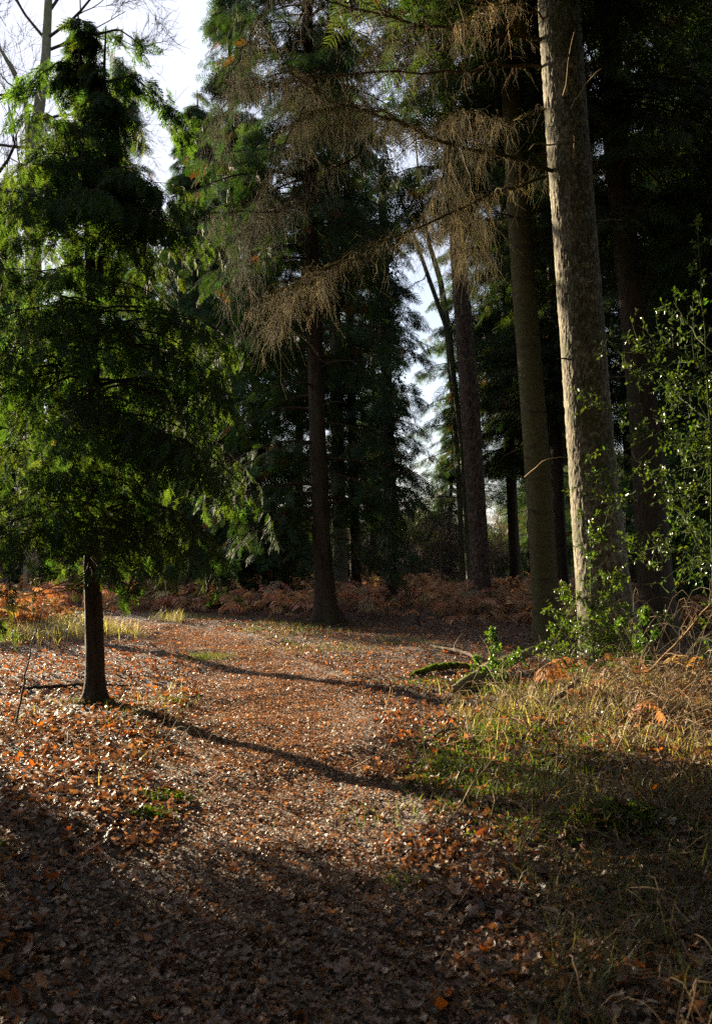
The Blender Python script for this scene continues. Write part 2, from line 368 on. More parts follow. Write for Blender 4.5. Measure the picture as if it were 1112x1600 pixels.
def conifer_crown(G, GT, rng, axis, h0, h1, rfun, nb, rise, droop, tmpl, sl, a2=.5, ns=14, npp=5, pend=.5, col=(.03, .06, .018), keep=None, brown=.03, thick=.012, flat=.6, twigcol=(.05, .033, .022), s0=.12):
    """axis(h)->(x,y); whorled boughs, side branches, sprays"""
    h = rng.uniform(h0, h1, nb); h = np.sort(h); az = rng.uniform(0, 2 * math.pi, nb)
    if keep is not None:
        k = keep(h, az, rng.random(nb)); h = h[k]; az = az[k]; nb = len(h)
    L = rfun(h) * rng.uniform(.7, 1.12, nb)
    ax = axis(h); st = np.stack([ax[0], ax[1], h], -1)
    out = np.stack([np.cos(az), np.sin(az), np.zeros(nb)], -1); zv = np.array([0, 0, 1.0])
    ri = rise + rng.normal(0, .09, nb); dr = droop * rng.uniform(.6, 1.4, nb)
    side0 = np.stack([-np.sin(az), np.cos(az), np.zeros(nb)], -1); bend = rng.normal(0, .14, nb)
    def P(s):   # s (nb,k)
        return st[:, None] + (L[:, None] * s)[..., None] * out[:, None] + (bend[:, None] * L[:, None] * s ** 2)[..., None] * side0[:, None] + ((ri[:, None] * s - dr[:, None] * s ** 2) * L[:, None])[..., None] * zv
    s = np.linspace(0, 1, 7)[None].repeat(nb, 0)
    GT.tubes(P(s), (thick * (L[:, None] * .5 + .5)) * (1 - .85 * s), 4, twigcol)
    s = np.linspace(s0, .99, ns)[None] + rng.uniform(-.5, .5, (nb, ns)) * (1 - s0) / ns; s = np.clip(s, s0 * .8, 1)
    B = P(s); Tn = unit(P(s + .02) - B); Sd = unit(np.cross(Tn, zv)); sg = np.where(np.arange(ns) % 2, 1, -1)[None, :, None] * np.ones((nb, 1, 1))
    l2 = L[:, None] * a2 * (1 - s) ** .6 * rng.uniform(.6, 1.2, (nb, ns)) + sl * .5
    an = R(55) + rng.normal(0, .15, (nb, ns))
    D2 = unit(Tn * np.cos(an)[..., None] + Sd * sg * np.sin(an)[..., None] + zv * rng.normal(-.05, .12, (nb, ns, 1)))
    d2 = droop * .8 * l2
    q = np.linspace(0, 1, 3)
    P2 = B[:, :, None] + D2[:, :, None] * (l2[..., None] * q)[..., None] - zv * (d2[..., None] * q ** 2)[..., None]
    GT.tubes(P2.reshape(-1, 3, 3), np.broadcast_to(thick * .35 * (1 - .7 * q), (nb * ns, 3)), 3, twigcol)
    # sprays
    q = (np.arange(npp)[None, None] + rng.random((nb, ns, npp))) / npp
    pos = B[:, :, None] + D2[:, :, None] * (l2[..., None] * q)[..., None] - zv * (d2[..., None] * q ** 2)[..., None]
    keepm = rng.random((nb, ns, npp)) < np.clip(l2 / (sl * .28 * npp), .15, 1)[..., None]
    s3 = np.where(rng.random((nb, ns, npp)) < .5, -1, 1)[..., None]
    Sd2 = unit(np.cross(D2, zv))[:, :, None]
    D3 = unit(D2[:, :, None] * .75 + Sd2 * s3 * rng.uniform(.2, .9, s3.shape) - zv * pend * rng.uniform(.4, 1.5, s3.shape) + rng.normal(0, .12, pos.shape))
    nr = zv * flat + rng.normal(0, .35, pos.shape) + out[:, None, None] * (1 - flat)
    m = keepm.ravel(); pos = pos.reshape(-1, 3)[m]; D3 = D3.reshape(-1, 3)[m]; nr = nr.reshape(-1, 3)[m]; n = len(pos)
    Yv = unit(np.cross(nr, D3)); Z = np.cross(D3, Yv)
    hb = np.repeat(h, ns * npp)[m]
    clump = vnoise(pos[:, 0] * 1.1, pos[:, 1] * 1.1, pos[:, 2] * 1.1, 3)[:, None]
    c = np.asarray(col) * (1 + .35 * clump) * rng.uniform(.75, 1.3, (n, 1)) * np.stack([rng.uniform(.8, 1.35, n), np.ones(n), rng.uniform(.7, 1.2, n)], -1)
    br = rng.random(n) < brown; c[br] = np.array((.13, .055, .02)) * rng.uniform(.6, 1.2, (br.sum(), 1))
    w = rng.integers(0, len(tmpl), n); S = sl * rng.uniform(.65, 1.3, n)
    for k in range(len(tmpl)):
        mk = w == k; G.place(tmpl[k], D3[mk], Yv[mk], Z[mk], pos[mk], S[mk], c[mk])

# trunks ---------------------------------------------------------
def px_trunk(pts, Y, nseg=120):
    """pts: (px, py, width_px) from base upward, all at distance Y -> path (n,3), radii"""
    A = np.array([at(p[0], p[1], Y) for p in pts]); Rr = np.array([p[2] / FPX * Y / 2 for p in pts])
    t = np.concatenate([[0], np.cumsum(np.linalg.norm(np.diff(A, axis=0), axis=1))]); tt = np.linspace(0, t[-1], nseg)
    return np.stack([np.interp(tt, t, A[:, i]) for i in range(3)], -1), np.interp(tt, t, Rr)
def trunk_geo(path, rad, sides=40, disp=0.0, cellsz=None, ridges=0.0, seed=0, flare=0.5, flare_h=.5):
    G = Geo(); n = len(path)
    z0 = path[1, 2]; hh = np.maximum(path[:, 2] - z0, 0)
    th = np.arange(sides) / sides * 2 * math.pi
    fl = 1 + flare * np.exp(-(hh / flare_h) * 1.6)
    T = unit(np.gradient(path, axis=0)); A = unit(np.cross(T, np.array([0, 1.0, 0]))); B = np.cross(T, A)
    rr = (rad * fl)[:, None] * np.ones(sides)
    lob = 1 + flare * .25 * np.exp(-hh / flare_h * 1.3)[:, None] * np.cos(th * 5 + seed)[None]
    rr = rr * lob * (1 + .03 * vnoise(np.cos(th)[None] * 1.5 + hh[:, None] * .7, np.sin(th)[None] * 1.5 + hh[:, None] * 0, seed=seed))
    Nn = np.cos(th)[None, :, None] * A[:, None] + np.sin(th)[None, :, None] * B[:, None]
    P = path[:, None] + rr[..., None] * Nn; colr = np.ones(rr.shape)
    if disp:
        Q = P
        if cellsz:
            e, cid = cells(Q[..., 0] / cellsz[0], Q[..., 1] / cellsz[0], Q[..., 2] / cellsz[1], seed)
            d = disp * (np.clip(e / .22, 0, 1) - .6) + disp * .6 * (cid - .5); colr = (.38 + .75 * np.clip(e / .2, 0, 1)) * (.75 + .5 * cid)
        else: d = 0
        d = d + disp * .5 * fbm(Q[..., 0] * 16, Q[..., 1] * 16, Q[..., 2] * 9, 3, seed)
        P = P + d[..., None] * Nn
    if ridges:
        r_ = vnoise(np.cos(th)[None] * 9 + 0 * hh[:, None], np.sin(th)[None] * 9, hh[:, None] * 1.2 * np.ones(sides), seed)
        P = P + (ridges * r_)[..., None] * Nn
    i = np.arange(n - 1)[:, None] * sides; k = np.arange(sides)[None]; k2 = (k + 1) % sides
    F = np.stack([i + k, i + k2, i + sides + k2, i + sides + k], -1).reshape(-1, 4)
    G.add(P.reshape(-1, 3), F, np.repeat(colr.reshape(-1, 1), 3, 1))
    return G
def add_stubs(G, path, rad, rng, n, hmax=9, L=.16, lo=.6):
    hh = path[:, 2] - path[0, 2]; ok = np.where((hh > lo) & (hh < hmax))[0]; i = rng.choice(ok, n); a = rng.uniform(0, 6.3, n)
    d = unit(np.stack([np.cos(a), np.sin(a), rng.uniform(-.25, .35, n)], -1)); l = L * rng.uniform(.25, 2.2, n) ** 1.3; u = np.linspace(0, 1, 5)
    P = path[i][:, None] + d[:, None] * (rad[i, None] * .8 + l[:, None] * u)[..., None] + np.cumsum(rng.normal(0, .008, (n, 5, 3)), 1) - np.array([0, 0, 1.]) * (.25 * l[:, None] * u ** 2)[..., None]
    G.tubes(P, (rng.uniform(.006, .016, n))[:, None] * np.array([1.3, 1, .8, .6, .35]), 5, (1.1, 1.1, 1.1)); return G
def sink(path, d=.25):
    p = path.copy(); p0 = p[0] - unit(p[1] - p[0]) * d
    return np.concatenate([[p0], p])
def base_pt(px, Y): 
    x = (px - IW / 2) / FPX * Y; return np.array([x, Y, float(ground(x, Y))])

# ---------------------------------------------------------------- 1. young cypress at left
def young_cypress():
    Y = 9.75; rng = np.random.default_rng(21)
    b = base_pt(150, Y); root = thing('young_conifer', 'young feathery green conifer with bare lower stem, left of the path', 'tree', b)
    path, rad = px_trunk([(150, 1098, 30), (147, 960, 27), (143, 880, 24), (148, 700, 21), (146, 500, 17), (136, 300, 12), (128, 150, 7), (122, 20, 2)], Y, 160)
    rad2 = np.interp(np.arange(len(rad) + 1), np.arange(len(rad)) + 1, rad)
    trunk_geo(sink(path), rad2, 24, .006, None, .010, 4, .75, .15).build('trunk', M['bark_dark'], root, b, True)
    axis = lambda h: (np.interp(h, path[:, 2], path[:, 0]), np.interp(h, path[:, 2], path[:, 1]))
    # second leader
    A = np.array([at(150, 480, Y), at(163, 380, Y), at(166, 230, Y), at(163, 110, Y), at(166, 40, Y)])
    GT = Geo(); GF = Geo()
    GT.tubes(A[None], np.array([[.045, .04, .03, .018, .006]]), 7, (.06, .04, .025))
    rf = lambda h: np.interp(h, [1.2, 1.9, 3.3, 4.4, 5.4, 6.0, 6.6, 7.1, 7.4], [1.6, 1.84, 1.7, 1.5, 1.15, .8, .42, .16, .06])
    conifer_crown(GF, GT, rng, axis, 1.8, 7.3, rf, 185, .30, .58, SP_HERO, .21, a2=.40, ns=12, npp=4, pend=1.35, col=(.030, .062, .033), brown=.001, keep=lambda h, az, q: q < np.interp(h, [1.7, 4.5, 5.5, 6.3, 7.2], [1, .95, .6, .45, .3]), thick=.013, flat=.35, s0=.22)
    ax2 = lambda h: (np.interp(h, A[:, 2], A[:, 0]), np.interp(h, A[:, 2], A[:, 1]))
    conifer_crown(GF, GT, rng, ax2, 5.0, 6.9, lambda h: .6 * (1 - np.clip((h - 4.5) / 2.5, 0, 1)) + .1, 20, .35, .6, SP_HERO, .21, a2=.4, ns=8, npp=3, pend=.8, col=(.030, .062, .033), brown=.002, thick=.01, flat=.35)
    # the long bough arching out at upper right
    for pts, n in (((158, 130), (205, 118), (248, 150), (270, 190), (297, 214)), 20), (((140, 110), (95, 95), (60, 118), (35, 150)), 9), (((150, 55), (185, 45), (210, 62), (230, 85)), 5):
        Q = np.array([at(p[0], p[1], Y + rng.uniform(-.2, .2)) for p in pts]); t = np.linspace(0, 1, 9); tq = np.linspace(0, 1, len(Q))
        C = np.stack([np.interp(t, tq, Q[:, i]) for i in range(3)], -1); GT.tubes(C[None], np.linspace(.014, .004, 9)[None], 5, (.06, .04, .025))
        m = n * 5; tt = rng.uniform(.15, 1, m); pos = np.stack([np.interp(tt, tq, Q[:, i]) for i in range(3)], -1) + rng.normal(0, .05, (m, 3))
        d = unit(unit(Q[-1] - Q[0]) * .7 + rng.normal(0, .4, (m, 3)) + np.array([0, 0, -.8])); nr = rng.normal(0, .5, (m, 3)) + (0, 0, .5); Yv = unit(np.cross(nr, d)); Z = np.cross(d, Yv)
        for k in range(3):
            s_ = slice(k, m, 3); GF.place(SP_HERO[k], d[s_], Yv[s_], Z[s_], pos[s_], rng.uniform(.16, .26, len(pos[s_])), np.array((.034, .074, .034)) * rng.uniform(.7, 1.3, (len(pos[s_]), 1)))
    # bare drooping twigs below the crown
    nb = 16; az = rng.uniform(0, 6.3, nb); h = rng.uniform(1.15, 1.7, nb); ax = axis(h); s = np.linspace(0, 1, 7)
    L = rng.uniform(.5, 1.3, nb); dirn = np.stack([np.cos(az), np.sin(az), 0 * az], -1)
    P = np.stack([ax[0], ax[1], h], -1)[:, None] + dirn[:, None] * (L[:, None] * s)[..., None] + np.array([0, 0, 1]) * ((-.7 * s + .55 * s ** 2)[None] * L[:, None])[..., None] + rng.normal(0, .012, (nb, 7, 3))
    GT.tubes(P, np.linspace(.008, .002, 7)[None] * np.ones((nb, 1)), 4, (.07, .045, .03))
    GT.build('branches', M['twig'], root, b); GF.build('crown', M['fol_hero'], root, b)
young_cypress()

# ---------------------------------------------------------------- 2. tall conifer right of the path, centre
def centre_conifer():
    Y = 20.7; rng = np.random.default_rng(31); b = base_pt(509, Y)
    root = thing('tall_conifer', 'tall dark conifer with flared base standing at the far edge of the leafy path bend', 'tree', b)
    path, rad = px_trunk([(509, 972, 33), (504, 880, 29), (497, 700, 26), (490, 500, 23), (484, 300, 20), (480, 0, 16), (478, -400, 6)], Y, 170)
    rad2 = np.interp(np.arange(len(rad) + 1), np.arange(len(rad)) + 1, rad)
    add_stubs(trunk_geo(sink(path), rad2, 30, .008, None, .018, 9, .75, .4), path, rad, rng, 60, 10, .5, .9).build('trunk', M['bark_dark'], root, b, True)
    axis = lambda h: (np.interp(h, path[:, 2], path[:, 0]), np.interp(h, path[:, 2], path[:, 1]))
    GT = Geo(); GF = Geo()
    def keep(h, az, r):   # the shaded path side has lost its low boughs
        facing = -np.sin(az)
        side_gap = (np.cos(az) > 0.1) & (h > 3.2) & (h < 8.5)
        return (~((facing > .55) & (h < 8))) & ~(side_gap & (r < .45)) & ~((h > 4) & (r > .78))
    rf = lambda h: np.interp(h, [0, 1.5, 3, 6, 12, 20], [1.5, 2.0, 2.2, 2.5, 2.7, .8])
    conifer_crown(GF, GT, rng, axis, 1.9, 19, rf, 285, .12, .42, SP_MED, .34, a2=.45, ns=14, npp=4, pend=.55, col=(.021, .048, .018), brown=.03, thick=.02, keep=keep, flat=.6, s0=.2)
    GT.build('branches', M['twig'], root, b); GF.build('crown', M['fol'], root, b)
centre_conifer()

# ---------------------------------------------------------------- 3. big trunks at right
def dead_limb(G, pts, r0, rng, nside=20, lside=.9, ntw=14, ltw=.45, col=(.16, .12, .06), hang=.38, tw=.0014, Yj=0):
    """pts (n,3) world path of a dead limb, side branches and a curtain of hanging fine twigs"""
    tq = np.linspace(0, 1, len(pts)); t = np.linspace(0, 1, 16); nside = int(nside * 1.5); ntw = max(3, int(ntw * .62)); lside *= 1.15; r0 *= .85
    C = np.stack([np.interp(t, tq, pts[:, i]) for i in range(3)], -1); C[1:-1] = (C[:-2] + 2 * C[1:-1] + C[2:]) / 4
    C[1:] += rng.normal(0, .02, (15, 3))
    G.tubes(C[None], (r0 * (1 - .85 * t))[None], 6, np.array(col) * .55)
    main = unit(pts[-1] - pts[0]); zv = np.array([0, 0, 1.0]); sd = unit(np.cross(main, zv))
    s = rng.uniform(.12, 1, nside) ** .8; B = np.stack([np.interp(s, t, C[:, i]) for i in range(3)], -1)
    sg = rng.choice([-1, 1], nside)[:, None]
    d = unit(main * rng.uniform(.3, 1, (nside, 1)) + sd * sg * rng.uniform(.2, 1, (nside, 1)) + zv * rng.normal(.05, .2, (nside, 1)))
    L = lside * rng.uniform(.4, 1.2, nside) * (1.1 - .6 * s); u = np.linspace(0, 1, 7)
    P = B[:, None] + d[:, None] * (L[:, None] * u)[..., None] - zv * (.45 * L[:, None] * u ** 2)[..., None] + rng.normal(0, .012, (nside, 7, 3)) * u[None, :, None]
    G.tubes(P, (r0 * .28 * (1 - .75 * u))[None] * np.ones((nside, 1)), 4, np.array(col) * .75)
    n = nside * ntw
    k = rng.integers(0, nside, n); w = rng.uniform(.1, 1, n); fi = w * 6; i0 = np.minimum(fi.astype(int), 5); fr = (fi - i0)[:, None]
    B2 = P[k, i0] * (1 - fr) + P[k, i0 + 1] * fr
    # some hang straight from the limb
    q = rng.random(n) < .2; tt = rng.random(n); B2[q] = np.stack([np.interp(tt, t, C[:, i]) for i in range(3)], -1)[q]
    dd = unit(d[k] * .5 + rng.normal(0, .6, (n, 3)) + zv * rng.uniform(-.5, .35, (n, 1)))
    L2 = ltw * rng.uniform(.3, 1.3, n); u = np.linspace(0, 1, 6)
    wob = np.cumsum(rng.normal(0, .024, (n, 6, 3)), 1) * (L2 / ltw)[:, None, None]
    P2 = B2[:, None] + dd[:, None] * (L2[:, None] * u * .65)[..., None] - zv * (hang * L2[:, None] * u ** 1.7)[..., None] + wob * u[None, :, None] * 2
    cc = np.array(col) * np.where(rng.random((n, 1)) < .22, rng.uniform(1.1, 2.2, (n, 1)), rng.uniform(.3, .9, (n, 1))) * np.stack([rng.uniform(.9, 1.15, n), np.ones(n), rng.uniform(.7, 1.1, n)], -1)  # a bright minority imitates sparkling light lines by colour, the rest darkened
    G.tubes(P2, (tw * (1.25 - .8 * u))[None] * np.ones((n, 1)), 3, cc)
    # twiglets on the twigs
    n3 = n * 3; k = rng.integers(0, n, n3); j = rng.integers(1, 5, n3); B3 = P2[k, j]
    d3 = unit(unit(P2[k, j + 1] - P2[k, j]) + rng.normal(0, .5, (n3, 3)) - zv * .3); L3 = ltw * .42 * rng.uniform(.3, 1.2, n3); u = np.linspace(0, 1, 4)
    P3 = B3[:, None] + d3[:, None] * (L3[:, None] * u)[..., None] - zv * (.35 * L3[:, None] * u ** 2)[..., None] + np.cumsum(rng.normal(0, .006, (n3, 4, 3)), 1)
    G.tubes(P3, (tw * .7 * (1.2 - .7 * u))[None] * np.ones((n3, 1)), 3, cc[k])
def limb_px(pts): return np.array([at(a, b, Y) for a, b, Y in pts])

def big_trunks():
    rng = np.random.default_rng(41)
    # big plated trunk
    Y = 13.0; b = base_pt(950, Y)
    root = thing('tall_conifer', 'thickest pale trunk with cracked bark and sunlit left edge, behind the holly sapling', 'tree', b, 'tall bare trunks on the right')
    path, rad = px_trunk([(955, 1042, 94), (940, 900, 82), (922, 700, 72), (908, 500, 69), (889, 250, 67), (872, 0, 64), (845, -400, 52), (800, -1100, 20)], Y, 620)
    rad2 = np.interp(np.arange(len(rad) + 1), np.arange(len(rad)) + 1, rad)
    add_stubs(trunk_geo(sink(path), rad2, 150, .011, (.055, .08), 0, 17, .22, .5), path, rad, rng, 22, lo=3.2).build('trunk', M['bark_plate'], root, b, True)
    G = Geo()
    c1 = (.11, .088, .028)
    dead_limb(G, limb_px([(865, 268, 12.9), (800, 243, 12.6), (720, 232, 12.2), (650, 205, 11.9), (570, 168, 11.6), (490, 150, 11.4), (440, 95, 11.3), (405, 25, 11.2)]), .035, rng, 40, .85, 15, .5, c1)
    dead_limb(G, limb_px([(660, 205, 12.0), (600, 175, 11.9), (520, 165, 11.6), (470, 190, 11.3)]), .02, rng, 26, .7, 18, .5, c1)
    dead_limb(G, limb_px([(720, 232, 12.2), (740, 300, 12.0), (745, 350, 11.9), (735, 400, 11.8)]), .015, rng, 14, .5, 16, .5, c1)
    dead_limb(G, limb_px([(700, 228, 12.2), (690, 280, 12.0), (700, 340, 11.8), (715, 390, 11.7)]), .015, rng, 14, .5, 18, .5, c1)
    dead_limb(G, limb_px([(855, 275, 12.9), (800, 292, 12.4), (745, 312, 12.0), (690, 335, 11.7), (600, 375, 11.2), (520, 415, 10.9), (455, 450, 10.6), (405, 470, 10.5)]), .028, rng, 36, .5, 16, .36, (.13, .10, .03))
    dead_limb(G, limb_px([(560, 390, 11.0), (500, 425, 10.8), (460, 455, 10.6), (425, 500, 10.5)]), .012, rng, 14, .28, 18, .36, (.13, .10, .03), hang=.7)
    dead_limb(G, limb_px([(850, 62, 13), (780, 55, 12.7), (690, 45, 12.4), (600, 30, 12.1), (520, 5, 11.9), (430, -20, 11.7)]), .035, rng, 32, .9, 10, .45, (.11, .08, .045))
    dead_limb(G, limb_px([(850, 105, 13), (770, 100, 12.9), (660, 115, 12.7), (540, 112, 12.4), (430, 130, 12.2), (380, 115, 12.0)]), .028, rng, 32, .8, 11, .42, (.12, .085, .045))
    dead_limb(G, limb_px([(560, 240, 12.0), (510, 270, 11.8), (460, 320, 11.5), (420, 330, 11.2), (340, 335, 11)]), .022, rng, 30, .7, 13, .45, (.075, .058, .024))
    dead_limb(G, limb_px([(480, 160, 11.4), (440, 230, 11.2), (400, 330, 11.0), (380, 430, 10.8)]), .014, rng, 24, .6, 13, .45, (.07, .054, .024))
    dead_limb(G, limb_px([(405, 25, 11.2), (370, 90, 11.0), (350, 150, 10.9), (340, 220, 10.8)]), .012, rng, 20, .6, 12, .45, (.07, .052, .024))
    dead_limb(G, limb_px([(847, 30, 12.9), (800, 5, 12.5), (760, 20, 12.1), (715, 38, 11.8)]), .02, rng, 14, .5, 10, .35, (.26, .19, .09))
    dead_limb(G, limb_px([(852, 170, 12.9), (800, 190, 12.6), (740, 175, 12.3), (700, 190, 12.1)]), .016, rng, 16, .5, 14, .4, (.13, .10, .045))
    # snags poking at the viewer across the trunk
    for p in ([(882, 150, 12.68), (888, 90, 12.3), (897, 50, 12.0)], [(890, 170, 12.68), (915, 130, 12.4), (938, 108, 12.2)], [(895, 250, 12.66), (897, 212, 12.5)], [(820, 745, 12.9), (850, 718, 12.6), (885, 712, 12.64)], [(860, 228, 12.9), (838, 222, 12.6), (825, 235, 12.5)]):
        A = limb_px(p); G.tubes(np.stack([np.interp(np.linspace(0, 1, 8), np.linspace(0, 1, len(A)), A[:, i]) for i in range(3)], -1)[None] + rng.normal(0, .008, (1, 8, 3)), np.linspace(.014, .004, 8)[None], 6, (.26, .19, .10))
    G.build('dead_branches', M['twig'], root, b)
    # living crown high above the frame
    axis = lambda h: (np.interp(h, path[:, 2], path[:, 0]), np.interp(h, path[:, 2], path[:, 1]))
    GF = Geo(); GT = Geo()
    conifer_crown(GF, GT, rng, axis, 10.3, 19, lambda h: np.interp(h, [9, 12, 20], [3.4, 3.6, .8]), 200, .05, .3, SP_FAR, .45, ns=14, npp=4, col=(.028, .05, .02), thick=.02)
    GT.build('branches', M['twig'], root, b); GF.build('crown', M['fol'], root, b)

    def trunk_tree(pts, Y, px, mat, label, sides=60, nseg=220, seed=1, disp=.006, cellsz=None, ridges=0, flare=.35, limbs=(), crown=None, group='tall bare trunks on the right'):
        b = base_pt(px, Y); root = thing('tall_conifer', label, 'tree', b, group)
        path, rad = px_trunk(pts, Y, nseg)
        rad2 = np.interp(np.arange(len(rad) + 1), np.arange(len(rad)) + 1, rad)
        add_stubs(trunk_geo(sink(path), rad2, sides, disp, cellsz, ridges, seed, flare, .4), path, rad, np.random.default_rng(seed), 26).build('trunk', M[mat], root, b, True)
        if limbs:
            G = Geo()
            for l in limbs: dead_limb(G, limb_px(l[0]), *l[1:])
            G.build('dead_branches', M['twig'], root, b)
        if crown:
            axis = lambda h: (np.interp(h, path[:, 2], path[:, 0]), np.interp(h, path[:, 2], path[:, 1]))
            GF = Geo(); GT = Geo(); conifer_crown(GF, GT, np.random.default_rng(seed + 500), axis, **crown)
            GT.build('branches', M['twig'], root, b); GF.build('crown', M['fol'], root, b)
        return root
    cr = lambda lo, hi, r, n, **k: dict(h0=lo, h1=hi, rfun=lambda h: np.interp(h, [lo, lo + 3, hi], [r * .7, r, r * .3]), nb=n, rise=.05, droop=.35, tmpl=SP_FAR, sl=.42, ns=13, npp=4, col=(.022, .042, .018), thick=.02, **k)
    trunk_tree([(858, 1004, 47), (849, 900, 41), (837, 700, 39), (822, 500, 38), (808, 300, 36), (795, 60, 33), (785, -200, 28), (770, -700, 10)], 16.2, 858, 'bark_moss', 'olive mossy trunk with dark ring scars just left of the thickest plated trunk',
               60, 260, 51, .010, None, 0, .3, [(([(795, 60, 16.2), (700, 80, 15.5), (600, 60, 15)]), .03, rng, 20, .9, 14, .5, (.09, .065, .035)), ([(812, 340, 16), (760, 330, 15.5), (700, 360, 15)], .02, rng, 16, .8, 12, .45, (.10, .07, .04)), ([(806, 260, 16), (850, 240, 15.5), (900, 260, 15)], .02, rng, 12, .6, 10, .4, (.09, .065, .035))], cr(9.5, 20, 2.8, 110))
    trunk_tree([(752, 948, 33), (748, 850, 29), (738, 700, 30), (728, 550, 28), (718, 430, 26), (706, 250, 23), (695, 0, 19), (680, -400, 8)], 24.5, 752, 'bark_scaly', 'rough reddish scaly trunk rising from the bracken between the centre conifer and the mossy trunk',
               56, 300, 52, .012, (.11, .13), 0, .3, [([(712, 330, 24.3), (650, 350, 24), (600, 400, 23.6)], .03, rng, 18, 1.1, 12, .6, (.09, .065, .035))], cr(10.5, 22, 2.6, 100))
    trunk_tree([(725, 925, 15), (722, 800, 15), (712, 650, 13), (700, 520, 12), (688, 440, 9), (670, 380, 7), (655, 300, 4), (648, 200, 2)], 31, 725, 'bark_grey', 'slim mossy grey trunk close behind the rough scaly trunk', 24, 100, 53, .004, flare=.2)
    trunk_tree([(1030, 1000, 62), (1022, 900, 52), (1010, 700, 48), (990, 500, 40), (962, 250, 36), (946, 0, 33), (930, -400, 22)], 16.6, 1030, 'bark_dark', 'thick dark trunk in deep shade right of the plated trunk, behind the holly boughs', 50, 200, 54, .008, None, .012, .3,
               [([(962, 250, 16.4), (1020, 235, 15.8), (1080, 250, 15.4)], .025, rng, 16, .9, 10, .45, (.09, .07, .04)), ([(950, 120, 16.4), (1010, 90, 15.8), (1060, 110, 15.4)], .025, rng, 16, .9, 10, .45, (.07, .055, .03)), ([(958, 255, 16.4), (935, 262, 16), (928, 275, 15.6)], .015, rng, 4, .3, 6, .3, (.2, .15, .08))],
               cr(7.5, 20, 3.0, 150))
    trunk_tree([(806, 918, 18), (800, 800, 17), (795, 650, 15), (790, 450, 13), (785, 200, 10), (780, -100, 6)], 30, 806, 'bark_dark', 'slender dark trunk seen between the scaly trunk and the mossy ringed trunk', 20, 90, 55, .004, flare=.2, crown=cr(4.5, 19, 2.6, 170))
    trunk_tree([(878, 930, 22), (872, 800, 20), (866, 600, 18), (860, 300, 16), (850, -100, 10)], 27, 878, 'bark_dark', 'straight dark trunk seen in the gap between the mossy trunk and the plated trunk', 20, 90, 56, .004, flare=.2, crown=cr(5.5, 20, 2.8, 170))
    trunk_tree([(532, 920, 24), (530, 800, 22), (526, 650, 20), (522, 450, 17), (518, 200, 14), (512, -100, 8)], 30, 532, 'bark_grey', 'pale grey trunk directly behind the centre conifer, half hidden by its boughs', 24, 100, 57, .006, flare=.25, crown=cr(6.5, 19, 2.0, 90), group='trunks behind the bracken')
    trunk_tree([(556, 925, 17), (553, 800, 16), (548, 600, 14), (542, 300, 11), (538, -100, 6)], 31, 556, 'bark_dark', 'thin dark trunk beside the pale grey trunk behind the centre conifer', 20, 90, 58, .004, flare=.2, crown=cr(3.0, 18, 2.1, 130), group='trunks behind the bracken')
    # leaning bare pole across the sky gap
    trunk_tree([(735, 930, 11), (722, 700, 9), (700, 520, 8), (668, 430, 7), (640, 350, 4), (615, 280, 2.5), (598, 210, 1.2)], 28, 735, 'bark_grey', 'thin bare leaning tree crossing the bright gap in the canopy', 12, 60, 59, .002, flare=.1,
               limbs=[([(700, 520, 28), (740, 430, 28), (760, 360, 28)], .03, rng, 10, .7, 4, .5, (.05, .04, .03), .0, .004), ([(668, 430, 28), (640, 450, 27.5), (610, 470, 27)], .02, rng, 10, .8, 5, .5, (.05, .04, .03), .1, .004)], group='trunks behind the bracken')
    return trunk_tree
trunk_tree = big_trunks()

# ivy clad trunk ---------------------------------------------------
def ivy_trunk():
    Y = 27; b = base_pt(612, Y); rng = np.random.default_rng(61)
    root = thing('ivy_covered_tree', 'dark trunk thickly wrapped in ivy left of the bright canopy gap', 'tree', b)
    path, rad = px_trunk([(612, 935, 20), (610, 800, 19), (604, 600, 17), (600, 400, 14), (596, 250, 10)], Y, 80)
    trunk_geo(sink(path), np.append(rad[0], rad), 18, .004, None, 0, 3, .2, .4).build('trunk', M['bark_dark'], root, b, True)
    n = 9000; i = rng.integers(0, 80, n); th = rng.uniform(0, 6.3, n); r = np.abs(rng.normal(.33, .13, n)) * (1 + .35 * vnoise(path[i, 2] * 1.3, th * .6, seed=8)) * np.clip((path[i, 2] + .4) / 2.0, .4, 1)
    pos = path[i] + np.stack([np.cos(th) * r, np.sin(th) * r, rng.normal(0, .08, n)], -1)
    q = np.array([(-.5, 0, 0), (0, -.38, .06), (.55, 0, 0), (0, .38, .06)]), np.array([(0, 1, 2, 3)])
    nr = np.stack([np.cos(th), np.sin(th), .4 + 0 * th], -1) + rng.normal(0, .4, (n, 3)); X, Yv, Z = axes_from(nr, rng.uniform(0, 6.3, n))
    G = Geo(); G.place(q, X, Yv, Z, pos, rng.uniform(.05, .11, n), np.array((.04, .075, .03)) * rng.uniform(.6, 1.5, (n, 1)))
    G.build('ivy', M['holly'], root, b)
    GF = Geo(); GT = Geo(); axis = lambda h: (np.interp(h, path[:, 2], path[:, 0]), np.interp(h, path[:, 2], path[:, 1]))
    conifer_crown(GF, GT, rng, axis, 3.2, 11.5, lambda h: np.interp(h, [3, 6, 11], [1.2, 1.35, .7]), 38, .1, .35, SP_FAR, .38, ns=11, npp=4, col=(.02, .045, .018), brown=.03, thick=.018)
    GT.build('branches', M['twig'], root, b); GF.build('crown', M['fol'], root, b)
ivy_trunk()

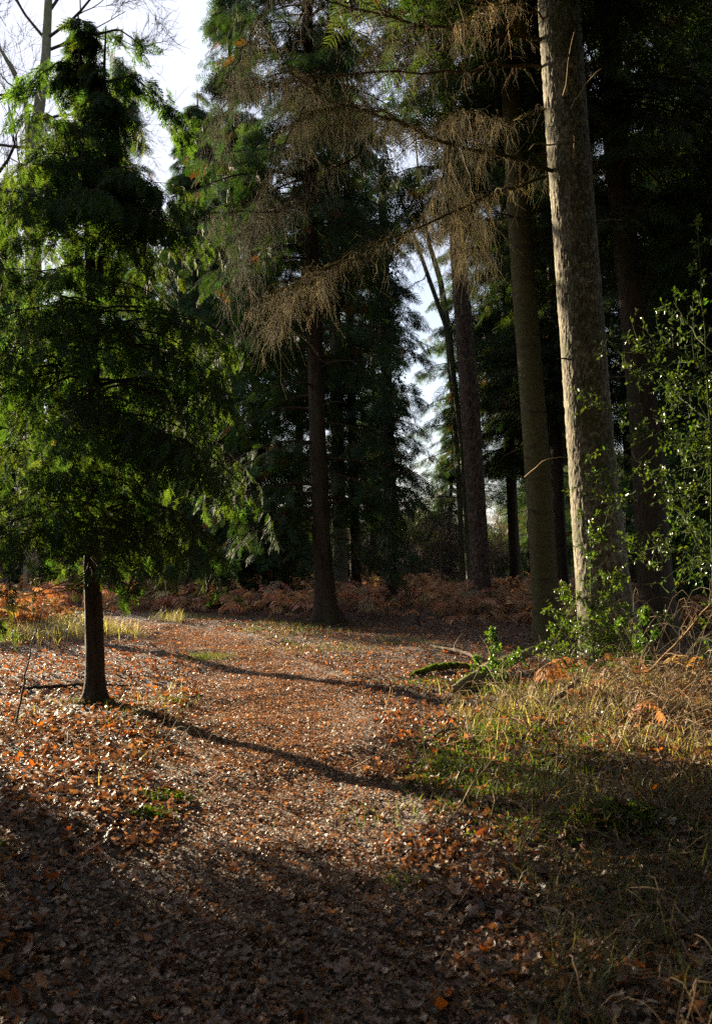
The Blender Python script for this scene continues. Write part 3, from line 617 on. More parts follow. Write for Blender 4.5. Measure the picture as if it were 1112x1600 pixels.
# ---------------------------------------------------------------- 4. background conifers: three kinds, copied
def bg_kind(seed, H, rad, h0, nb, col, droop, sl):
    rng = np.random.default_rng(seed); GT = Geo(); GF = Geo(); GK = Geo()
    n = 40; z = np.linspace(-.3, H, n); wob = .12 * np.sin(z * .35 + seed)
    path = np.stack([wob, .1 * np.cos(z * .3 + seed), z], -1)
    GK = trunk_geo(path, .21 * (1 - np.linspace(0, 1, n)) ** .8 + .015, 16, .004, None, 0, seed, .35, .4)
    axis = lambda h: (np.interp(h, z, path[:, 0]), np.interp(h, z, path[:, 1]))
    conifer_crown(GF, GT, rng, axis, h0, H, lambda h: rad * np.clip(1 - np.clip((h - h0) / (H - h0), 0, 1) ** 1.5, .06, 1) * np.clip(.55 + (h - h0) / 4, .5, 1), nb, .08, droop, SP_FAR, sl, ns=14, npp=4, col=col, brown=.03, thick=.02)
    return GK, GT, GF
KINDS = [bg_kind(71, 20, 2.9, 1.2, 170, (.028, .058, .03), .34, .46), bg_kind(72, 17, 2.4, .6, 175, (.032, .07, .029), .45, .42), bg_kind(73, 22, 3.0, 5.0, 150, (.027, .054, .03), .26, .5), bg_kind(74, 19, 2.9, 1.6, 66, (.027, .056, .03), .22, .46)]
_proto = {}
def bg_tree(kind, x, y, scale, rot, label, group):
    z = float(ground(x, y)); root = thing('background_conifer', label, 'tree', (x, y, z - .05), group)
    root.rotation_euler = (0, 0, rot); root.scale = (scale,) * 3
    if kind not in _proto:
        GK, GT, GF = KINDS[kind]
        _proto[kind] = [GK.build('trunk', M['bark_dark'], root, smooth=True), GT.build('branches', M['twig'], root), GF.build('crown', M['fol'], root)]
    else:
        for p in _proto[kind]:
            c = p.copy(); COL.objects.link(c); c.parent = root
    return root
def bg_px(kind, px, Y, scale, label, group='dark conifers beyond the bracken'):
    bg_tree(kind, (px - 556) / FPX * Y, Y, scale, (px * 7.3 + Y) % 6.28, label, group)
# right-hand wood
GR = 'dense dark conifers of the right-hand wood'; GL = 'conifers behind the young feathery tree'
for kd, px, Y, sc, lb in ((2, 835, 34, .95, 'dark conifer between the scaly trunk and the mossy ringed trunk'), (0, 862, 41, 1.0, 'far dark conifer seen through the gap left of the plated trunk'),
                         (3, 915, 33, .95, 'sparse dark conifer directly behind the plated trunk'), (2, 985, 27, 1.0, 'dark conifer between the plated trunk and the thick shaded trunk'), (3, 1040, 36, 1.05, 'sparse far dark conifer behind the thick shaded trunk'),
                         (0, 1085, 25, .95, 'dark conifer right of the thick shaded trunk, above the holly bush'), (1, 1150, 20.5, 1.1, 'bushy dark conifer at the right edge behind the holly shoot'),
                         (2, 1190, 17.5, .95, 'high-crowned dark conifer whose boughs hang in at the upper right corner'),):
    bg_px(kd, px, Y, sc, lb, GR)
GM = 'conifers closing the wood behind the centre conifer'
for kd, px, Y, sc, lb in ((1, 395, 27, .85, 'bushy green conifer left of the centre conifer trunk, its low boughs touching the bracken'), (0, 360, 32, 1.15, 'dark conifer beyond the bracken, between the young feathery tree and the centre conifer'),
                         (1, 590, 46, .62, 'small far conifer left of the bright canopy gap'), (3, 582, 40, .85, 'sparse conifer with flat layered boughs fringing the left side of the bright gap'), (3, 730, 39, 1.0, 'sparse conifer whose layered boughs cross the bright gap from the right'), (3, 470, 37, 1.0, 'sparse conifer far behind, seen just left of the centre trunk'), (1, 705, 40, .55, 'low far conifer with layered boughs at the right of the bright gap')):
    bg_px(kd, px, Y, sc, lb, GM)
for kd, px, Y, sc, lb in ((1, 300, 27, .9, 'green conifer just behind the right edge of the young feathery tree'), (1, 215, 33, .82, 'mid green conifer behind the young tree, right of its stem'),
                         (0, 110, 38, .72, 'broad dark conifer far behind the young tree stem'), (1, 10, 34, .72, 'conifer at the left edge of the view, behind the bare leafless tree')):
    bg_px(kd, px, Y, sc, lb, GL)
# unseen conifers added around the viewer to shade the foreground and cut skylight
def ut(u, t): n = np.array([math.cos(SUN_AZ), math.sin(SUN_AZ)]); d = np.array([-math.sin(SUN_AZ), math.cos(SUN_AZ)]); return n * u + d * t
OFF = 'one of the unseen conifers added outside the view, around the camera, for shade'
for kd, u, t, sc in ((1, 1.45, 12.0, .60), (2, 2.25, 12.3, .40), (1, 14.1, 35, .95), (1, -1.6, 12.5, .6), (0, 18.5, 34, 1.1), (0, 13.6, 42, 1.1), (0, 24, 38, 1.1), (2, -4.5, 20, 1.0)):
    p = ut(u, t); bg_tree(kd, p[0], p[1], sc, u, OFF, 'added shade conifers outside the view')
for kd, x, y, sc in ((0, -4, -4.5, 1.1), (0, .5, -4.5, 1.1), (0, 4.5, -4.5, 1.1), (1, 5.2, 2.2, 1.0), (0, -6.5, .2, .9), (2, -3, -2.5, 1), (2, 2.5, -2.0, 1.0), (0, 7, 4, 1.1), (2, -4.3, 1.0, 1.3), (2, -4.7, 4.0, 1.35), (2, 4.6, 2.6, 1.35), (2, 5.8, 6.3, 1.4), (2, .5, -3.6, 1.35), (2, 8.3, 9.5, 1.4), (2, -1.5, -7, 1.4), (2, 3, -7, 1), (0, 7.5, -1, 1.0), (1, -2, -9, 1), (0, 9, 6, 1.0), (2, 12, 12, 1)):
    bg_tree(kd, x, y, sc, x, OFF, 'added shade conifers outside the view')

# ---------------------------------------------------------------- 5. bare deciduous trees and shrubs
def grow(G, p, d, L, r, depth, rng, col, spread=.5, up=.25, nch=(2, 4), seg=5, rmin=.002):
    pts = [p]; dd = d.copy()
    for i in range(seg):
        dd = unit(dd + rng.normal(0, .14, 3) + np.array([0, 0, up * .15])); pts.append(pts[-1] + dd * L / seg)
    P = np.array(pts); rr = r * np.linspace(1, .55, seg + 1)
    G.tubes(P[None], rr[None], 7 if r > .03 else (5 if r > .01 else 3), col)
    if depth == 0: return
    for k in range(rng.integers(nch[0], nch[1] + 1) + (1 if depth > 2 else 2)):
        i = rng.integers(2, seg + 1); nd = unit(dd * .9 + rng.normal(0, spread, 3) + np.array([0, 0, up]))
        grow(G, P[i], nd, L * rng.uniform(.5, .8), max(rr[i] * rng.uniform(.4, .7), rmin), depth - 1, rng, col, spread, up, nch, seg, rmin)
def bare_tree():
    Y = 30; b = base_pt(52, Y); rng = np.random.default_rng(82)
    root = thing('bare_tree', 'tall leafless tree with mossy forked trunk against the pale sky at upper left', 'tree', b)
    path, rad = px_trunk([(52, 955, 30), (56, 600, 26), (52, 400, 25), (48, 290, 23), (60, 180, 18), (72, 90, 15), (76, 0, 12), (80, -200, 8)], Y, 120)
    G = trunk_geo(sink(path), np.append(rad[0], rad), 24, .006, None, 0, 3, .3, .4)
    A = limb_px([(46, 260, 30), (42, 160, 29.8), (20, 110, 29.6), (-20, 40, 29.3)]); t = np.linspace(0, 1, 12); tq = np.linspace(0, 1, 4)
    G.tubes(np.stack([np.interp(t, tq, A[:, i]) for i in range(3)], -1)[None], np.linspace(.11, .04, 12)[None], 10, (1, 1, 1))
    G.build('trunk', M['bark_grey'], root, b, True)
    B = Geo(); c = (.035, .028, .022)
    starts = [((76, 20), (.3, 0, 1)), ((72, 80), (1, .2, .45)), ((74, 60), (1, -.4, .2)), ((78, -40), (1, .1, .6)), ((80, -90), (1, 0, -.1)), ((60, 170), (-1, 0, .5)), ((66, 130), (-1, .3, .2)), ((42, 160), (-.8, 0, .7)), ((25, 115), (-.5, .2, 1)), ((58, 190), (.9, .2, .4)), ((80, -120), (1, .3, -.4)), ((76, -20), (1, -.2, .05)), ((50, 230), (-1, 0, .25)), ((78, -60), (-.8, 0, .1)), ((70, 60), (-.7, 0, .6))]
    for (px, py), d in starts:
        grow(B, at(px, py, Y), unit(np.array(d, float)), rng.uniform(2.1, 3.5), .055, 4, rng, c, .42, .12, (2, 3), 5, .007)
    B.build('branches', M['twig'], root, b)
bare_tree()
def off_bare():
    p = ut(7.55, 20.5); b = np.array([p[0], p[1], float(ground(*p))]); rng = np.random.default_rng(85)
    root = thing('bare_tree', 'leafless tree just outside the left edge of the view', 'tree', b)
    z = np.linspace(-.3, 9, 40); path = np.stack([b[0] + .05 * np.sin(z), b[1] + 0 * z, b[2] + z], -1)
    trunk_geo(path, np.linspace(.17, .08, 40), 18, .004).build('trunk', M['bark_grey'], root, b, True)
    B = Geo()
    for k in range(7): grow(B, path[-1 - k * 2], unit(rng.normal(0, .5, 3) + (0, 0, .8)), 2.2, .05, 3, rng, (.055, .045, .035), .45, .2)
    B.build('branches', M['twig'], root, b)
off_bare()
def shrubs():
    G0 = Geo(); rng = np.random.default_rng(91)
    for k in range(16):
        a = rng.uniform(0, 6.3); grow(G0, np.array([rng.normal(0, .3), rng.normal(0, .3), 0]), unit(np.array([math.cos(a) * .5, math.sin(a) * .5, 1])), rng.uniform(.9, 1.5), .012, 3, rng, (.085, .06, .05), .5, .25, (1, 3), 4, .004)
    proto = None
    for px, Y, s in ((600, 31, .95), (645, 32, 1.15), (690, 33, 1.1), (575, 34, .9), (625, 36, 1.4), (668, 37, 1.4), (715, 36, 1.3), (770, 34, 1.0), (480, 33, 1.0), (440, 30, .9), (-10, 22, .9), (100, 25, .8)):
        x = (px - 556) / FPX * Y; z = float(ground(x, Y))
        if proto is None: o = proto = G0.build('bare_shrub', M['twig'])
        else: o = proto.copy(); COL.objects.link(o)
        o.location = (x, Y, z); o.rotation_euler = (0, 0, px); o.scale = (s, s, s * .95)
        tag(o, 'one of the leafless twiggy shrubs standing in and behind the brown bracken', 'shrub', 'bare shrubs beyond the bracken')
shrubs()
def far_wood():
    rng = np.random.default_rng(95); G = Geo()
    n = 26000; a = rng.uniform(-.62, .62, n); r = rng.uniform(50, 74, n); x = r * np.sin(a); y = r * np.cos(a)
    top = 2.6 + 2.2 * fbm(a * 14, r * .05, octv=3, seed=4) + np.where(a > .12, np.clip((a - .12) * 30, 0, 3.5), 0) + 5 * gauss(a, a, -.22, -.22, .12, .12); z = ground(x, y) + rng.random(n) * np.maximum(top, 1.5)
    d = unit(rng.normal(0, 1, (n, 3)) - (0, 0, .3)); Yv = unit(np.cross(rng.normal(0, 1, (n, 3)), d)); Z = np.cross(d, Yv)
    c = np.array((.03, .045, .022)) * rng.uniform(.6, 1.4, (n, 1)); br = rng.random(n) < .25; c[br] = (.06, .045, .035)
    G.place(SP_FAR[0], d, Yv, Z, np.stack([x, y, z], -1), rng.uniform(.7, 1.5, n), c)
    o = G.build('far_wood', M['fol']); o['kind'] = 'stuff'; o['label'] = 'dim far edge of the wood along the horizon'; o['category'] = 'woodland'
far_wood()

# ---------------------------------------------------------------- 6. bracken, grass, moss
def frond_template(rng, n=13):
    V = []; F = []
    s = np.linspace(0, 1, n); zc = .75 * s - .75 * s ** 2.2; xc = s * .9
    for i in range(n - 1):
        k = len(V); w = .006; V += [(xc[i], -w, zc[i]), (xc[i], w, zc[i]), (xc[i + 1], w, zc[i + 1]), (xc[i + 1], -w, zc[i + 1])]; F.append((k, k + 1, k + 2, k + 3))
        if s[i] < .22: continue
        L = .34 * (1 - s[i]) ** .8 + .03
        for sg in (-1, 1):
            p = np.array((xc[i], 0, zc[i])); q = p + np.array((.35 * L + rng.normal(0, .02), sg * L * .9, -L * rng.uniform(.2, .9))); m = (p + q) / 2 + np.array((0, 0, L * .14)); w = L * .13
            k = len(V); V += [tuple(p), tuple(m + (w, 0, 0)), tuple(m - (w, 0, rng.uniform(-.02, .02))), tuple(q + (w * .3, 0, 0))]
            F += [(k, k + 1, k + 3, k + 2)]
            # curled pinnules
            for j in range(3):
                t = (j + 1) / 4; b_ = p + (q - p) * t + np.array((0, 0, L * .1)); k = len(V); l = L * .22
                V += [tuple(b_), tuple(b_ + (l * .3, 0, -l * .1)), tuple(b_ + (l * .9, sg * l * .3, -l * rng.uniform(.3, 1))), tuple(b_ + (l * .5, 0, -l * .5))]; F.append((k, k + 1, k + 2, k + 3))
    return np.array(V, float), np.array(F)
def bracken():
    rng = np.random.default_rng(101); T = [frond_template(rng) for _ in range(4)]; G = Geo()
    def patch(n, fx, fy, hmin, hmax, col, dens=None):
        x = fx(n); y = fy(n)
        ok = path_dist(x, y) > 1.15
        if dens is not None: ok &= dens(x, y)
        x, y = x[ok], y[ok]; n = len(x)
        z = ground(x, y) + rng.uniform(-.05, .55, n) * hmax; yaw = rng.uniform(0, 6.3, n)
        X = unit(np.stack([np.cos(yaw), np.sin(yaw), rng.normal(.15, .35, n)], -1)); up = unit(np.array([0, 0, 1.]) + rng.normal(0, .3, (n, 3))); Yv = unit(np.cross(up, X)); Z = np.cross(X, Yv)
        c = np.asarray(col) * (1 + .3 * vnoise(x * .8, y * .8, seed=66))[:, None] * rng.uniform(.45, 1.4, (n, 1)); st = rng.random(n) < .2; c[st] = np.array((.30, .25, .16)) * rng.uniform(.5, 1.2, (st.sum(), 1)); c = c * np.stack([np.ones(n), rng.uniform(.8, 1.2, n), rng.uniform(.8, 1.2, n)], -1)
        S = rng.uniform(hmin, hmax, n); w = rng.integers(0, 4, n)
        for k in range(4):
            m = w == k; G.place(T[k], X[m], Yv[m], Z[m], np.stack([x, y, z], -1)[m], S[m], c[m])
    brown = (.46, .265, .16)
    # field behind the bend
    def d1(x, y):
        front = np.interp(x / y, [-.30, -.15, -.02, .08, .25, .5], [24.5, 23.3, 22.6, 20.5, 18.2, 18]); return (y > front + rng.normal(0, .5, len(x))) & (vnoise(x * .9, y * .9, seed=55) + rng.normal(0, .35, len(x)) > -.25)
    patch(9000, lambda n: rng.uniform(-11, 16, n), lambda n: 18 + 17 * rng.random(n) ** 1.3, .4, .95, brown, d1)
    # sunny bracken at left edge
    patch(420, lambda n: rng.uniform(-9.5, -6.0, n), lambda n: rng.uniform(16.5, 21, n), .5, .85, (.36, .17, .06), lambda x, y: (px_of(x, y) < 170))
    patch(200, lambda n: rng.uniform(-13, -5.5, n), lambda n: rng.uniform(20, 25, n), .6, 1.0, brown)
    # broken pieces on the right bank
    patch(150, lambda n: rng.uniform(2.2, 5.0, n), lambda n: rng.uniform(5.8, 10.5, n), .2, .45, (.24, .15, .08))
    o = G.build('bracken', M['bracken']); o['kind'] = 'stuff'; o['label'] = 'rust brown dead bracken filling the ground behind the bend of the path'; o['category'] = 'bracken'
    # the single orange fronds bending over the bank in front of the holly
    for (px, py, Y, L, yaw, lab) in ((835, 1052, 9.6, .62, -.25, 'orange dead fern frond drooping over the bank left of the holly sapling'), (905, 1080, 9.2, .5, -.9, 'orange dead fern frond bending down to the right below the holly sapling'), (1010, 1105, 8.8, .6, .1, 'orange dead fern frond lowest at the right on the bank')):
        p = at(px, py, Y); Gf = Geo(); X = unit(np.array([[math.cos(yaw), math.sin(yaw), .12]])); Yv = unit(np.cross(np.array([[0, -.4, 1.]]), X)); Z = np.cross(X, Yv)
        gz = float(ground(p[0], Y)); p0 = np.array([p[0] - .05, Y, gz])
        Gf.tubes(np.array([[p0 - (0, 0, .03), (p0 + p) / 2 + (0.02, 0, .0), p]]), np.array([[.006, .005, .004]]), 5, (.30, .16, .06))
        Gf.place(T[0], X, Yv, Z, p[None], np.array([L]), np.array([(.36, .19, .08)]))
        for k in range(4):
            yw = yaw + rng.normal(0, .5); X = unit(np.array([[math.cos(yw), math.sin(yw), -.1]])); Yv = unit(np.cross(np.array([[0, -.3, 1.]]), X)); Z = np.cross(X, Yv)
            Gf.place(T[k], X, Yv, Z, p[None] + (0, 0, -.02 * k), np.array([L * .7]), np.array([(.33, .17, .07)]))
        tag(Gf.build('fern_frond', M['bracken'], None, p0), lab, 'fern', 'orange fern fronds on the right bank')
bracken()

def grass():
    rng = np.random.default_rng(111); G = Geo()
    def blades(x, y, hgt, w, cols, lean=.5):
        n = len(x); z = ground(x, y); a = rng.uniform(0, 6.3, n); H = hgt * rng.uniform(.5, 1.4, n); ln = lean * rng.uniform(.2, 1.6, n)
        d = np.stack([np.cos(a), np.sin(a), 0 * a], -1); s = np.stack([-np.sin(a + rng.normal(0, .5, n)), np.cos(a), 0 * a], -1); b = np.stack([x, y, z], -1)
        u = np.array([0, .35, .7, 1.0]); zz = u[None] * (1 - .45 * ln[:, None] * u[None] ** 1.5); P = b[:, None] + d[:, None] * (H[:, None] * ln[:, None] * u ** 1.8)[..., None] + np.array([0, 0, 1.]) * (H[:, None] * zz)[..., None]
        ww = (w * np.array([1, .9, .6, .08]))[None, :, None] * rng.uniform(.6, 1.4, (n, 1, 1)); V = np.stack([P - s[:, None] * ww, P + s[:, None] * ww], 2)
        F = np.array([(2 * i, 2 * i + 1, 2 * i + 3, 2 * i + 2) for i in range(3)]); FF = F[None] + (np.arange(n) * 8)[:, None, None]
        c = np.asarray(cols)[rng.integers(0, len(cols), n)] * rng.uniform(.7, 1.3, (n, 1)); G.add(V.reshape(-1, 3), FF.reshape(-1, 4), np.repeat(c, 8, 0))
    green = [(.07, .11, .02), (.12, .15, .03), (.05, .08, .02), (.16, .15, .05)]; straw = [(.40, .32, .18), (.48, .40, .26), (.28, .21, .12), (.16, .15, .06)]
    def clus(cx, cy, sx, sy, n): return rng.normal(cx, sx, n), rng.normal(cy, sy, n)
    # sunny straw grass at left
    n = 26000; x = rng.uniform(-9.5, -3.1, n); y = rng.uniform(15.0, 21.5, n); px = px_of(x, y)
    front = np.interp(px, [-50, 100, 200, 270], [15.3, 16.6, 17.6, 19]); m = (path_dist(x, y) > .75) & (y > front + rng.normal(0, .45, n)) & (px < 285) & (vnoise(x * 1.6, y * 1.6, seed=2) > -.55); blades(x[m], y[m], .30, .004, straw, .8)
    # verge between path and centre conifer
    n = 9000; x = rng.uniform(-5.5, 1.6, n); y = rng.uniform(15.5, 23.5, n); pd = path_dist(x, y); m = (pd > .9) & (pd < 3.2) & (x > np.interp(y, PATH[:, 1], PATH[:, 0])) & (vnoise(x * 1.2, y * 1.2, seed=6) > .0)
    blades(x[m], y[m], .09, .004, green + [(.2, .17, .07)], .6)
    # tufts here and there
    for cx, cy, sx, sy, k, h in ((-.55, 15.2, .5, .5, 500, .07), (1.05, 8.05, .16, .14, 160, .09), (.62, 7.2, .16, .2, 260, .09), (.95, 6.4, .22, .2, 420, .11), (1.4, 6.5, .25, .25, 260, .11), (1.7, 7.2, .3, .3, 260, .10), (.24, 4.7, .07, .06, 80, .055), (-1.35, 6.1, .05, .05, 80, .06), (-1.9, 9.8, .12, .12, 120, .09), (-2.05, 9.0, .2, .2, 100, .08), (1.3, 5.35, .3, .14, 300, .06), (1.7, 5.35, .3, .16, 300, .06), (.75, 5.9, .4, .2, 300, .09), (-2.3, 14.2, .3, .3, 200, .07), (1.2, 8.8, .2, .2, 200, .1), (2.0, 9.6, .4, .5, 500, .12), (-1.9, 4.9, .08, .08, 60, .08)):
        x, y = clus(cx, cy, sx, sy, k); blades(x, y, h, .0028, green, .55)
    # dry tall grass and stalks on the right bank
    n = 20000; x = rng.uniform(.9, 5.5, n); y = rng.uniform(4.2, 11.5, n); den = gauss(x, y, 2.6, 8.0, 1.7, 2.2) * np.clip(.45 + 1.1 * vnoise(x * 2.4, y * 2.4, seed=12), 0, 1); m = rng.random(n) < den; blades(x[m], y[m], .22, .0024, straw + [(.2, .15, .08), (.3, .24, .15)], .95)
    n = 9000; x = rng.uniform(.6, 4.2, n); y = rng.uniform(2.8, 6.2, n); m = (px_of(x, y) > 800 + 90 * vnoise(x * 2, y * 2, seed=3)) & (vnoise(x * 3, y * 3, seed=14) > -.4); blades(x[m], y[m], .20, .0022, [(.14, .11, .06), (.10, .10, .04), (.07, .09, .03)], 1.0)  # dark undergrowth blades added at lower right, their colour standing in for shade
    n = 700; x = rng.uniform(-3.6, -.9, n); y = rng.uniform(6.3, 10.8, n); m = (path_dist(x, y) > .7) & (vnoise(x * 2.5, y * 2.5, seed=19) > .15); blades(x[m], y[m], .15, .0022, straw, .8)
    o = G.build('grass', M['grass']); o['kind'] = 'stuff'; o['label'] = 'straw and green grass along the path edges and bank'; o['category'] = 'grass'
    # moss cushions
    Gm = Geo()
    q = np.array([(-.5, 0, 0), (0, -.25, .1), (.5, 0, 0.02), (0, .25, .1)]), np.array([(0, 1, 2, 3)])
    for cx, cy, sx, sy, n in ((1.45, 5.35, .34, .16, 3600), (-2.73, 9.72, .16, .10, 500), (-.68, 20.4, .4, .2, 900), (1.9, 7.6, .4, .4, 1500), (.85, 7.6, .18, .25, 1300), (.55, 6.6, .12, .15, 600), (1.25, 8.0, .2, .2, 900), (1.5, 8.6, .3, .3, 1200), (1.2, 6.9, .35, .2, 1500), (-1.25, 5.75, .06, .04, 450), (-1.2, 6.15, .07, .05, 350), (-1.05, 5.5, .04, .03, 0), (.62, 7.0, .10, .09, 500), (.95, 6.3, .2, .1, 900), (-2.25, 14.0, .2, .25, 700), (2.9, 12.2, .3, .3, 1800), (1.75, 10.7, .4, .25, 1200), (.9, 11.2, .35, .25, 700)):
        if not n: continue
        x, y = clus(cx, cy, sx, sy, n); z = ground(x, y) + rng.uniform(.01, .05, n); nr = np.array([0, 0, 1.]) + rng.normal(0, .6, (n, 3)); X, Yv, Z = axes_from(nr, rng.uniform(0, 6.3, n))
        Gm.place(q, X, Yv, Z, np.stack([x, y, z], -1), rng.uniform(.015, .035, n), np.array((.085, .13, .015)) * rng.uniform(.6, 1.4, (n, 1)))
    o = Gm.build('moss', M['moss']); o['kind'] = 'stuff'; o['label'] = 'bright green moss cushions among the leaves'; o['category'] = 'moss'
grass()

# ---------------------------------------------------------------- 7. holly
def holly_template():
    # one spiny leaf, folded along the midrib
    s = np.array([0, .12, .25, .38, .5, .62, .75, .88, 1.0]); w = np.array([.02, .18, .14, .27, .18, .27, .14, .17, .01])
    V = []; F = []
    for i in range(9):
        lift = .12 if i % 2 else -.02
        z = -.25 * (s[i] - .4) ** 2
        V += [(s[i], -w[i], z + .25 * w[i] + lift * .5), (s[i], 0, z), (s[i], w[i], z + .25 * w[i] + lift * .5)]
    for i in range(8): a = i * 3; F += [(a, a + 1, a + 4, a + 3), (a + 1, a + 2, a + 5, a + 4)]
    return np.array(V), np.array(F)
HL = holly_template()
def holly_branch(GT, GL, rng, P, r0, nside, lside, lsz, col=(.035, .085, .022), leaf_dens=1.0, up=.15):
    P = np.asarray(P, float); tq = np.linspace(0, 1, len(P)); t = np.linspace(0, 1, 14)
    C = np.stack([np.interp(t, tq, P[:, i]) for i in range(3)], -1); C[1:-1] = (C[:-2] + 2 * C[1:-1] + C[2:]) / 4; C += rng.normal(0, .006, C.shape)
    GT.tubes(C[None], (r0 * (1 - .7 * t))[None], 6, (.07, .09, .03))
    zv = np.array([0, 0, 1.])
    tips = []
    def leaves(A, B, n):
        tt = rng.uniform(.15, 1.05, (len(A), n)); pos = (A[:, None] * (1 - tt[..., None]) + B[:, None] * tt[..., None]).reshape(-1, 3); ax = np.repeat(unit(B - A), n, 0); m = len(pos)
        d = unit(ax * .35 + rng.normal(0, .6, (m, 3)) + zv * .1); nr = zv + rng.normal(0, .55, (m, 3)); Yv = unit(np.cross(nr, d)); Z = np.cross(d, Yv)
        c = np.asarray(col) * rng.uniform(.6, 1.5, (m, 1)) * np.stack([rng.uniform(.8, 1.5, m), np.ones(m), rng.uniform(.7, 1.2, m)], -1)
        GL.place(HL, d, Yv, Z, pos, lsz * rng.uniform(.6, 1.25, m), c)
    s = rng.uniform(.08, 1, nside); B = np.stack([np.interp(s, t, C[:, i]) for i in range(3)], -1)
    main = unit(P[-1] - P[0]); d = unit(main * .4 + rng.normal(0, .75, (nside, 3)) + zv * up); L = lside * rng.uniform(.4, 1.2, nside) * (1.1 - .6 * s); E = B + d * L[:, None]
    Mid = (B + E) / 2 + rng.normal(0, .015, B.shape)
    GT.tubes(np.stack([B, Mid, E], 1), np.array([[r0 * .3, r0 * .22, r0 * .12]]) * np.ones((nside, 1)), 4, (.06, .09, .03)); leaves(Mid, E, max(3, int(6 * leaf_dens))); leaves(B, Mid, max(1, int(3 * leaf_dens)))
    k = rng.integers(0, nside, nside * 3); f = rng.uniform(.3, 1, len(k))[:, None]; B2 = B[k] * (1 - f) + E[k] * f; d2 = unit(d[k] * .7 + rng.normal(0, .7, (len(k), 3))); E2 = B2 + d2 * (L[k] * .42)[:, None]
    GT.tubes(np.stack([B2, (B2 + E2) / 2, E2], 1), np.array([[r0 * .16, r0 * .12, r0 * .08]]) * np.ones((len(k), 1)), 3, (.06, .10, .03)); leaves(B2, E2, max(3, int(6 * leaf_dens)))
def hollies():
    rng = np.random.default_rng(121)
    # sapling in front of the plated trunk
    Y = 11.2; b = base_pt(926, Y); root = thing('holly_sapling', 'upright glossy holly sapling with straight green stem in front of the thickest trunk', 'shrub', b)
    GT = Geo(); GL = Geo()
    holly_branch(GT, GL, rng, np.array([b - (0, 0, .05), at(924, 980, Y), at(922, 900, Y), at(922, 812, Y)]), .011, 30, .42, .05, (.048, .09, .024))
    for pts in ([(924, 1010), (880, 985), (862, 950)], [(924, 1015), (965, 990), (985, 950)], [(924, 1030), (880, 1030), (850, 1010)], [(924, 1000), (900, 960), (885, 930)], [(925, 1035), (970, 1030), (1000, 1000)], [(924, 990), (945, 940), (960, 900)], [(924, 1045), (950, 1050), (985, 1045)]):
        holly_branch(GT, GL, rng, np.array([at(p[0], p[1], Y + rng.uniform(-.3, .3)) for p in pts]), .007, 24, .28, .040, (.055, .10, .024))
    GT.build('stem', M['twig'], root, b); GL.build('leaves', M['holly'], root, b)
    # overhanging bush whose stems stand right of the frame
    Y = 8.6; b = np.array([3.75, Y, float(ground(3.75, Y))]); root = thing('holly_bush', 'large holly bush reaching in from the right edge with glossy sunlit boughs', 'shrub', b)
    GT = Geo(); GL = Geo()
    stem = np.array([b - (0, 0, .1), b + (-.05, .05, 1.2), b + (.02, 0, 2.5), b + (-.1, 0, 3.8)])
    holly_branch(GT, GL, rng, stem, .03, 30, .7, .05)
    J = lambda px, py, dy=0: at(px, py, Y + dy)
    S = lambda h: b + np.array((-.03, 0, h))
    for h, pts, ns, ls in ((2.9, [(1080, 560), (1020, 530), (975, 560), (940, 520)], 26, .36), (2.6, [(1090, 600), (1030, 570), (980, 590)], 20, .3), (2.3, [(1085, 690), (1040, 690), (985, 660), (920, 628)], 30, .36), (2.0, [(1090, 770), (1020, 770), (960, 765), (905, 755)], 34, .38),
                           (1.9, [(1090, 800), (1050, 760), (1000, 720), (950, 700)], 26, .34), (1.6, [(1095, 870), (1050, 850), (1000, 860), (985, 850)], 34, .42), (1.5, [(1100, 880), (1080, 830), (1060, 800)], 30, .4), (2.4, [(1095, 650), (1060, 620), (1040, 600)], 26, .4), (3.0, [(1100, 540), (1070, 500), (1050, 470)], 18, .34), (1.9, [(1112, 740), (1085, 720), (1070, 680)], 26, .4)):
        P = np.array([S(h)] + [J(p[0], p[1], rng.uniform(-.5, .4)) for p in pts]); holly_branch(GT, GL, rng, P, .012, ns, ls * 1.1, .038, (.042, .078, .022), .6)
    GT.build('stem', M['twig'], root, b); GL.build('leaves', M['holly'], root, b)
    # slim upright shoot at right edge
    Y = 8.0; b2 = base_pt(1112, Y); root = thing('holly_sapling', 'slim tall holly shoot with small yellow-green leaves at the right edge of the view', 'shrub', b2)
    GT = Geo(); GL = Geo(); holly_branch(GT, GL, rng, np.array([b2 - (0, 0, .05), at(1112, 900, Y), at(1108, 650, Y), at(1098, 480, Y), at(1088, 335, Y)]), .011, 42, .26, .036, (.07, .12, .03), .6, up=.5)
    GT.build('stem', M['twig'], root, b2); GL.build('leaves', M['holly'], root, b2)
    # little sprig on the bank
    for px, py, Y, top, lab in ((772, 1062, 11.2, 990, 'small holly seedling beside the fallen dark log'), (860, 1290, 5.4, 1275, None), (1000, 1000, 10.4, 955, 'small holly spray right of the holly sapling base')):
        if lab is None: continue
        b3 = base_pt(px, Y); root = thing('holly_seedling', lab, 'plant', b3); GT = Geo(); GL = Geo()
        holly_branch(GT, GL, rng, np.array([b3 - (0, 0, .03), at(px + 2, (py + top) / 2, Y), at(px, top, Y)]), .007, 16, .22, .045, (.06, .13, .03))
        holly_branch(GT, GL, rng, np.array([b3, at(px - 22, py - 25, Y), at(px - 34, py - 28, Y)]), .005, 7, .18, .045, (.06, .13, .03)); holly_branch(GT, GL, rng, np.array([b3, at(px + 22, py - 25, Y), at(px + 42, py - 38, Y)]), .005, 7, .18, .045, (.06, .13, .03))
        GT.build('stem', M['twig'], root, b3); GL.build('leaves', M['holly'], root, b3)
hollies()

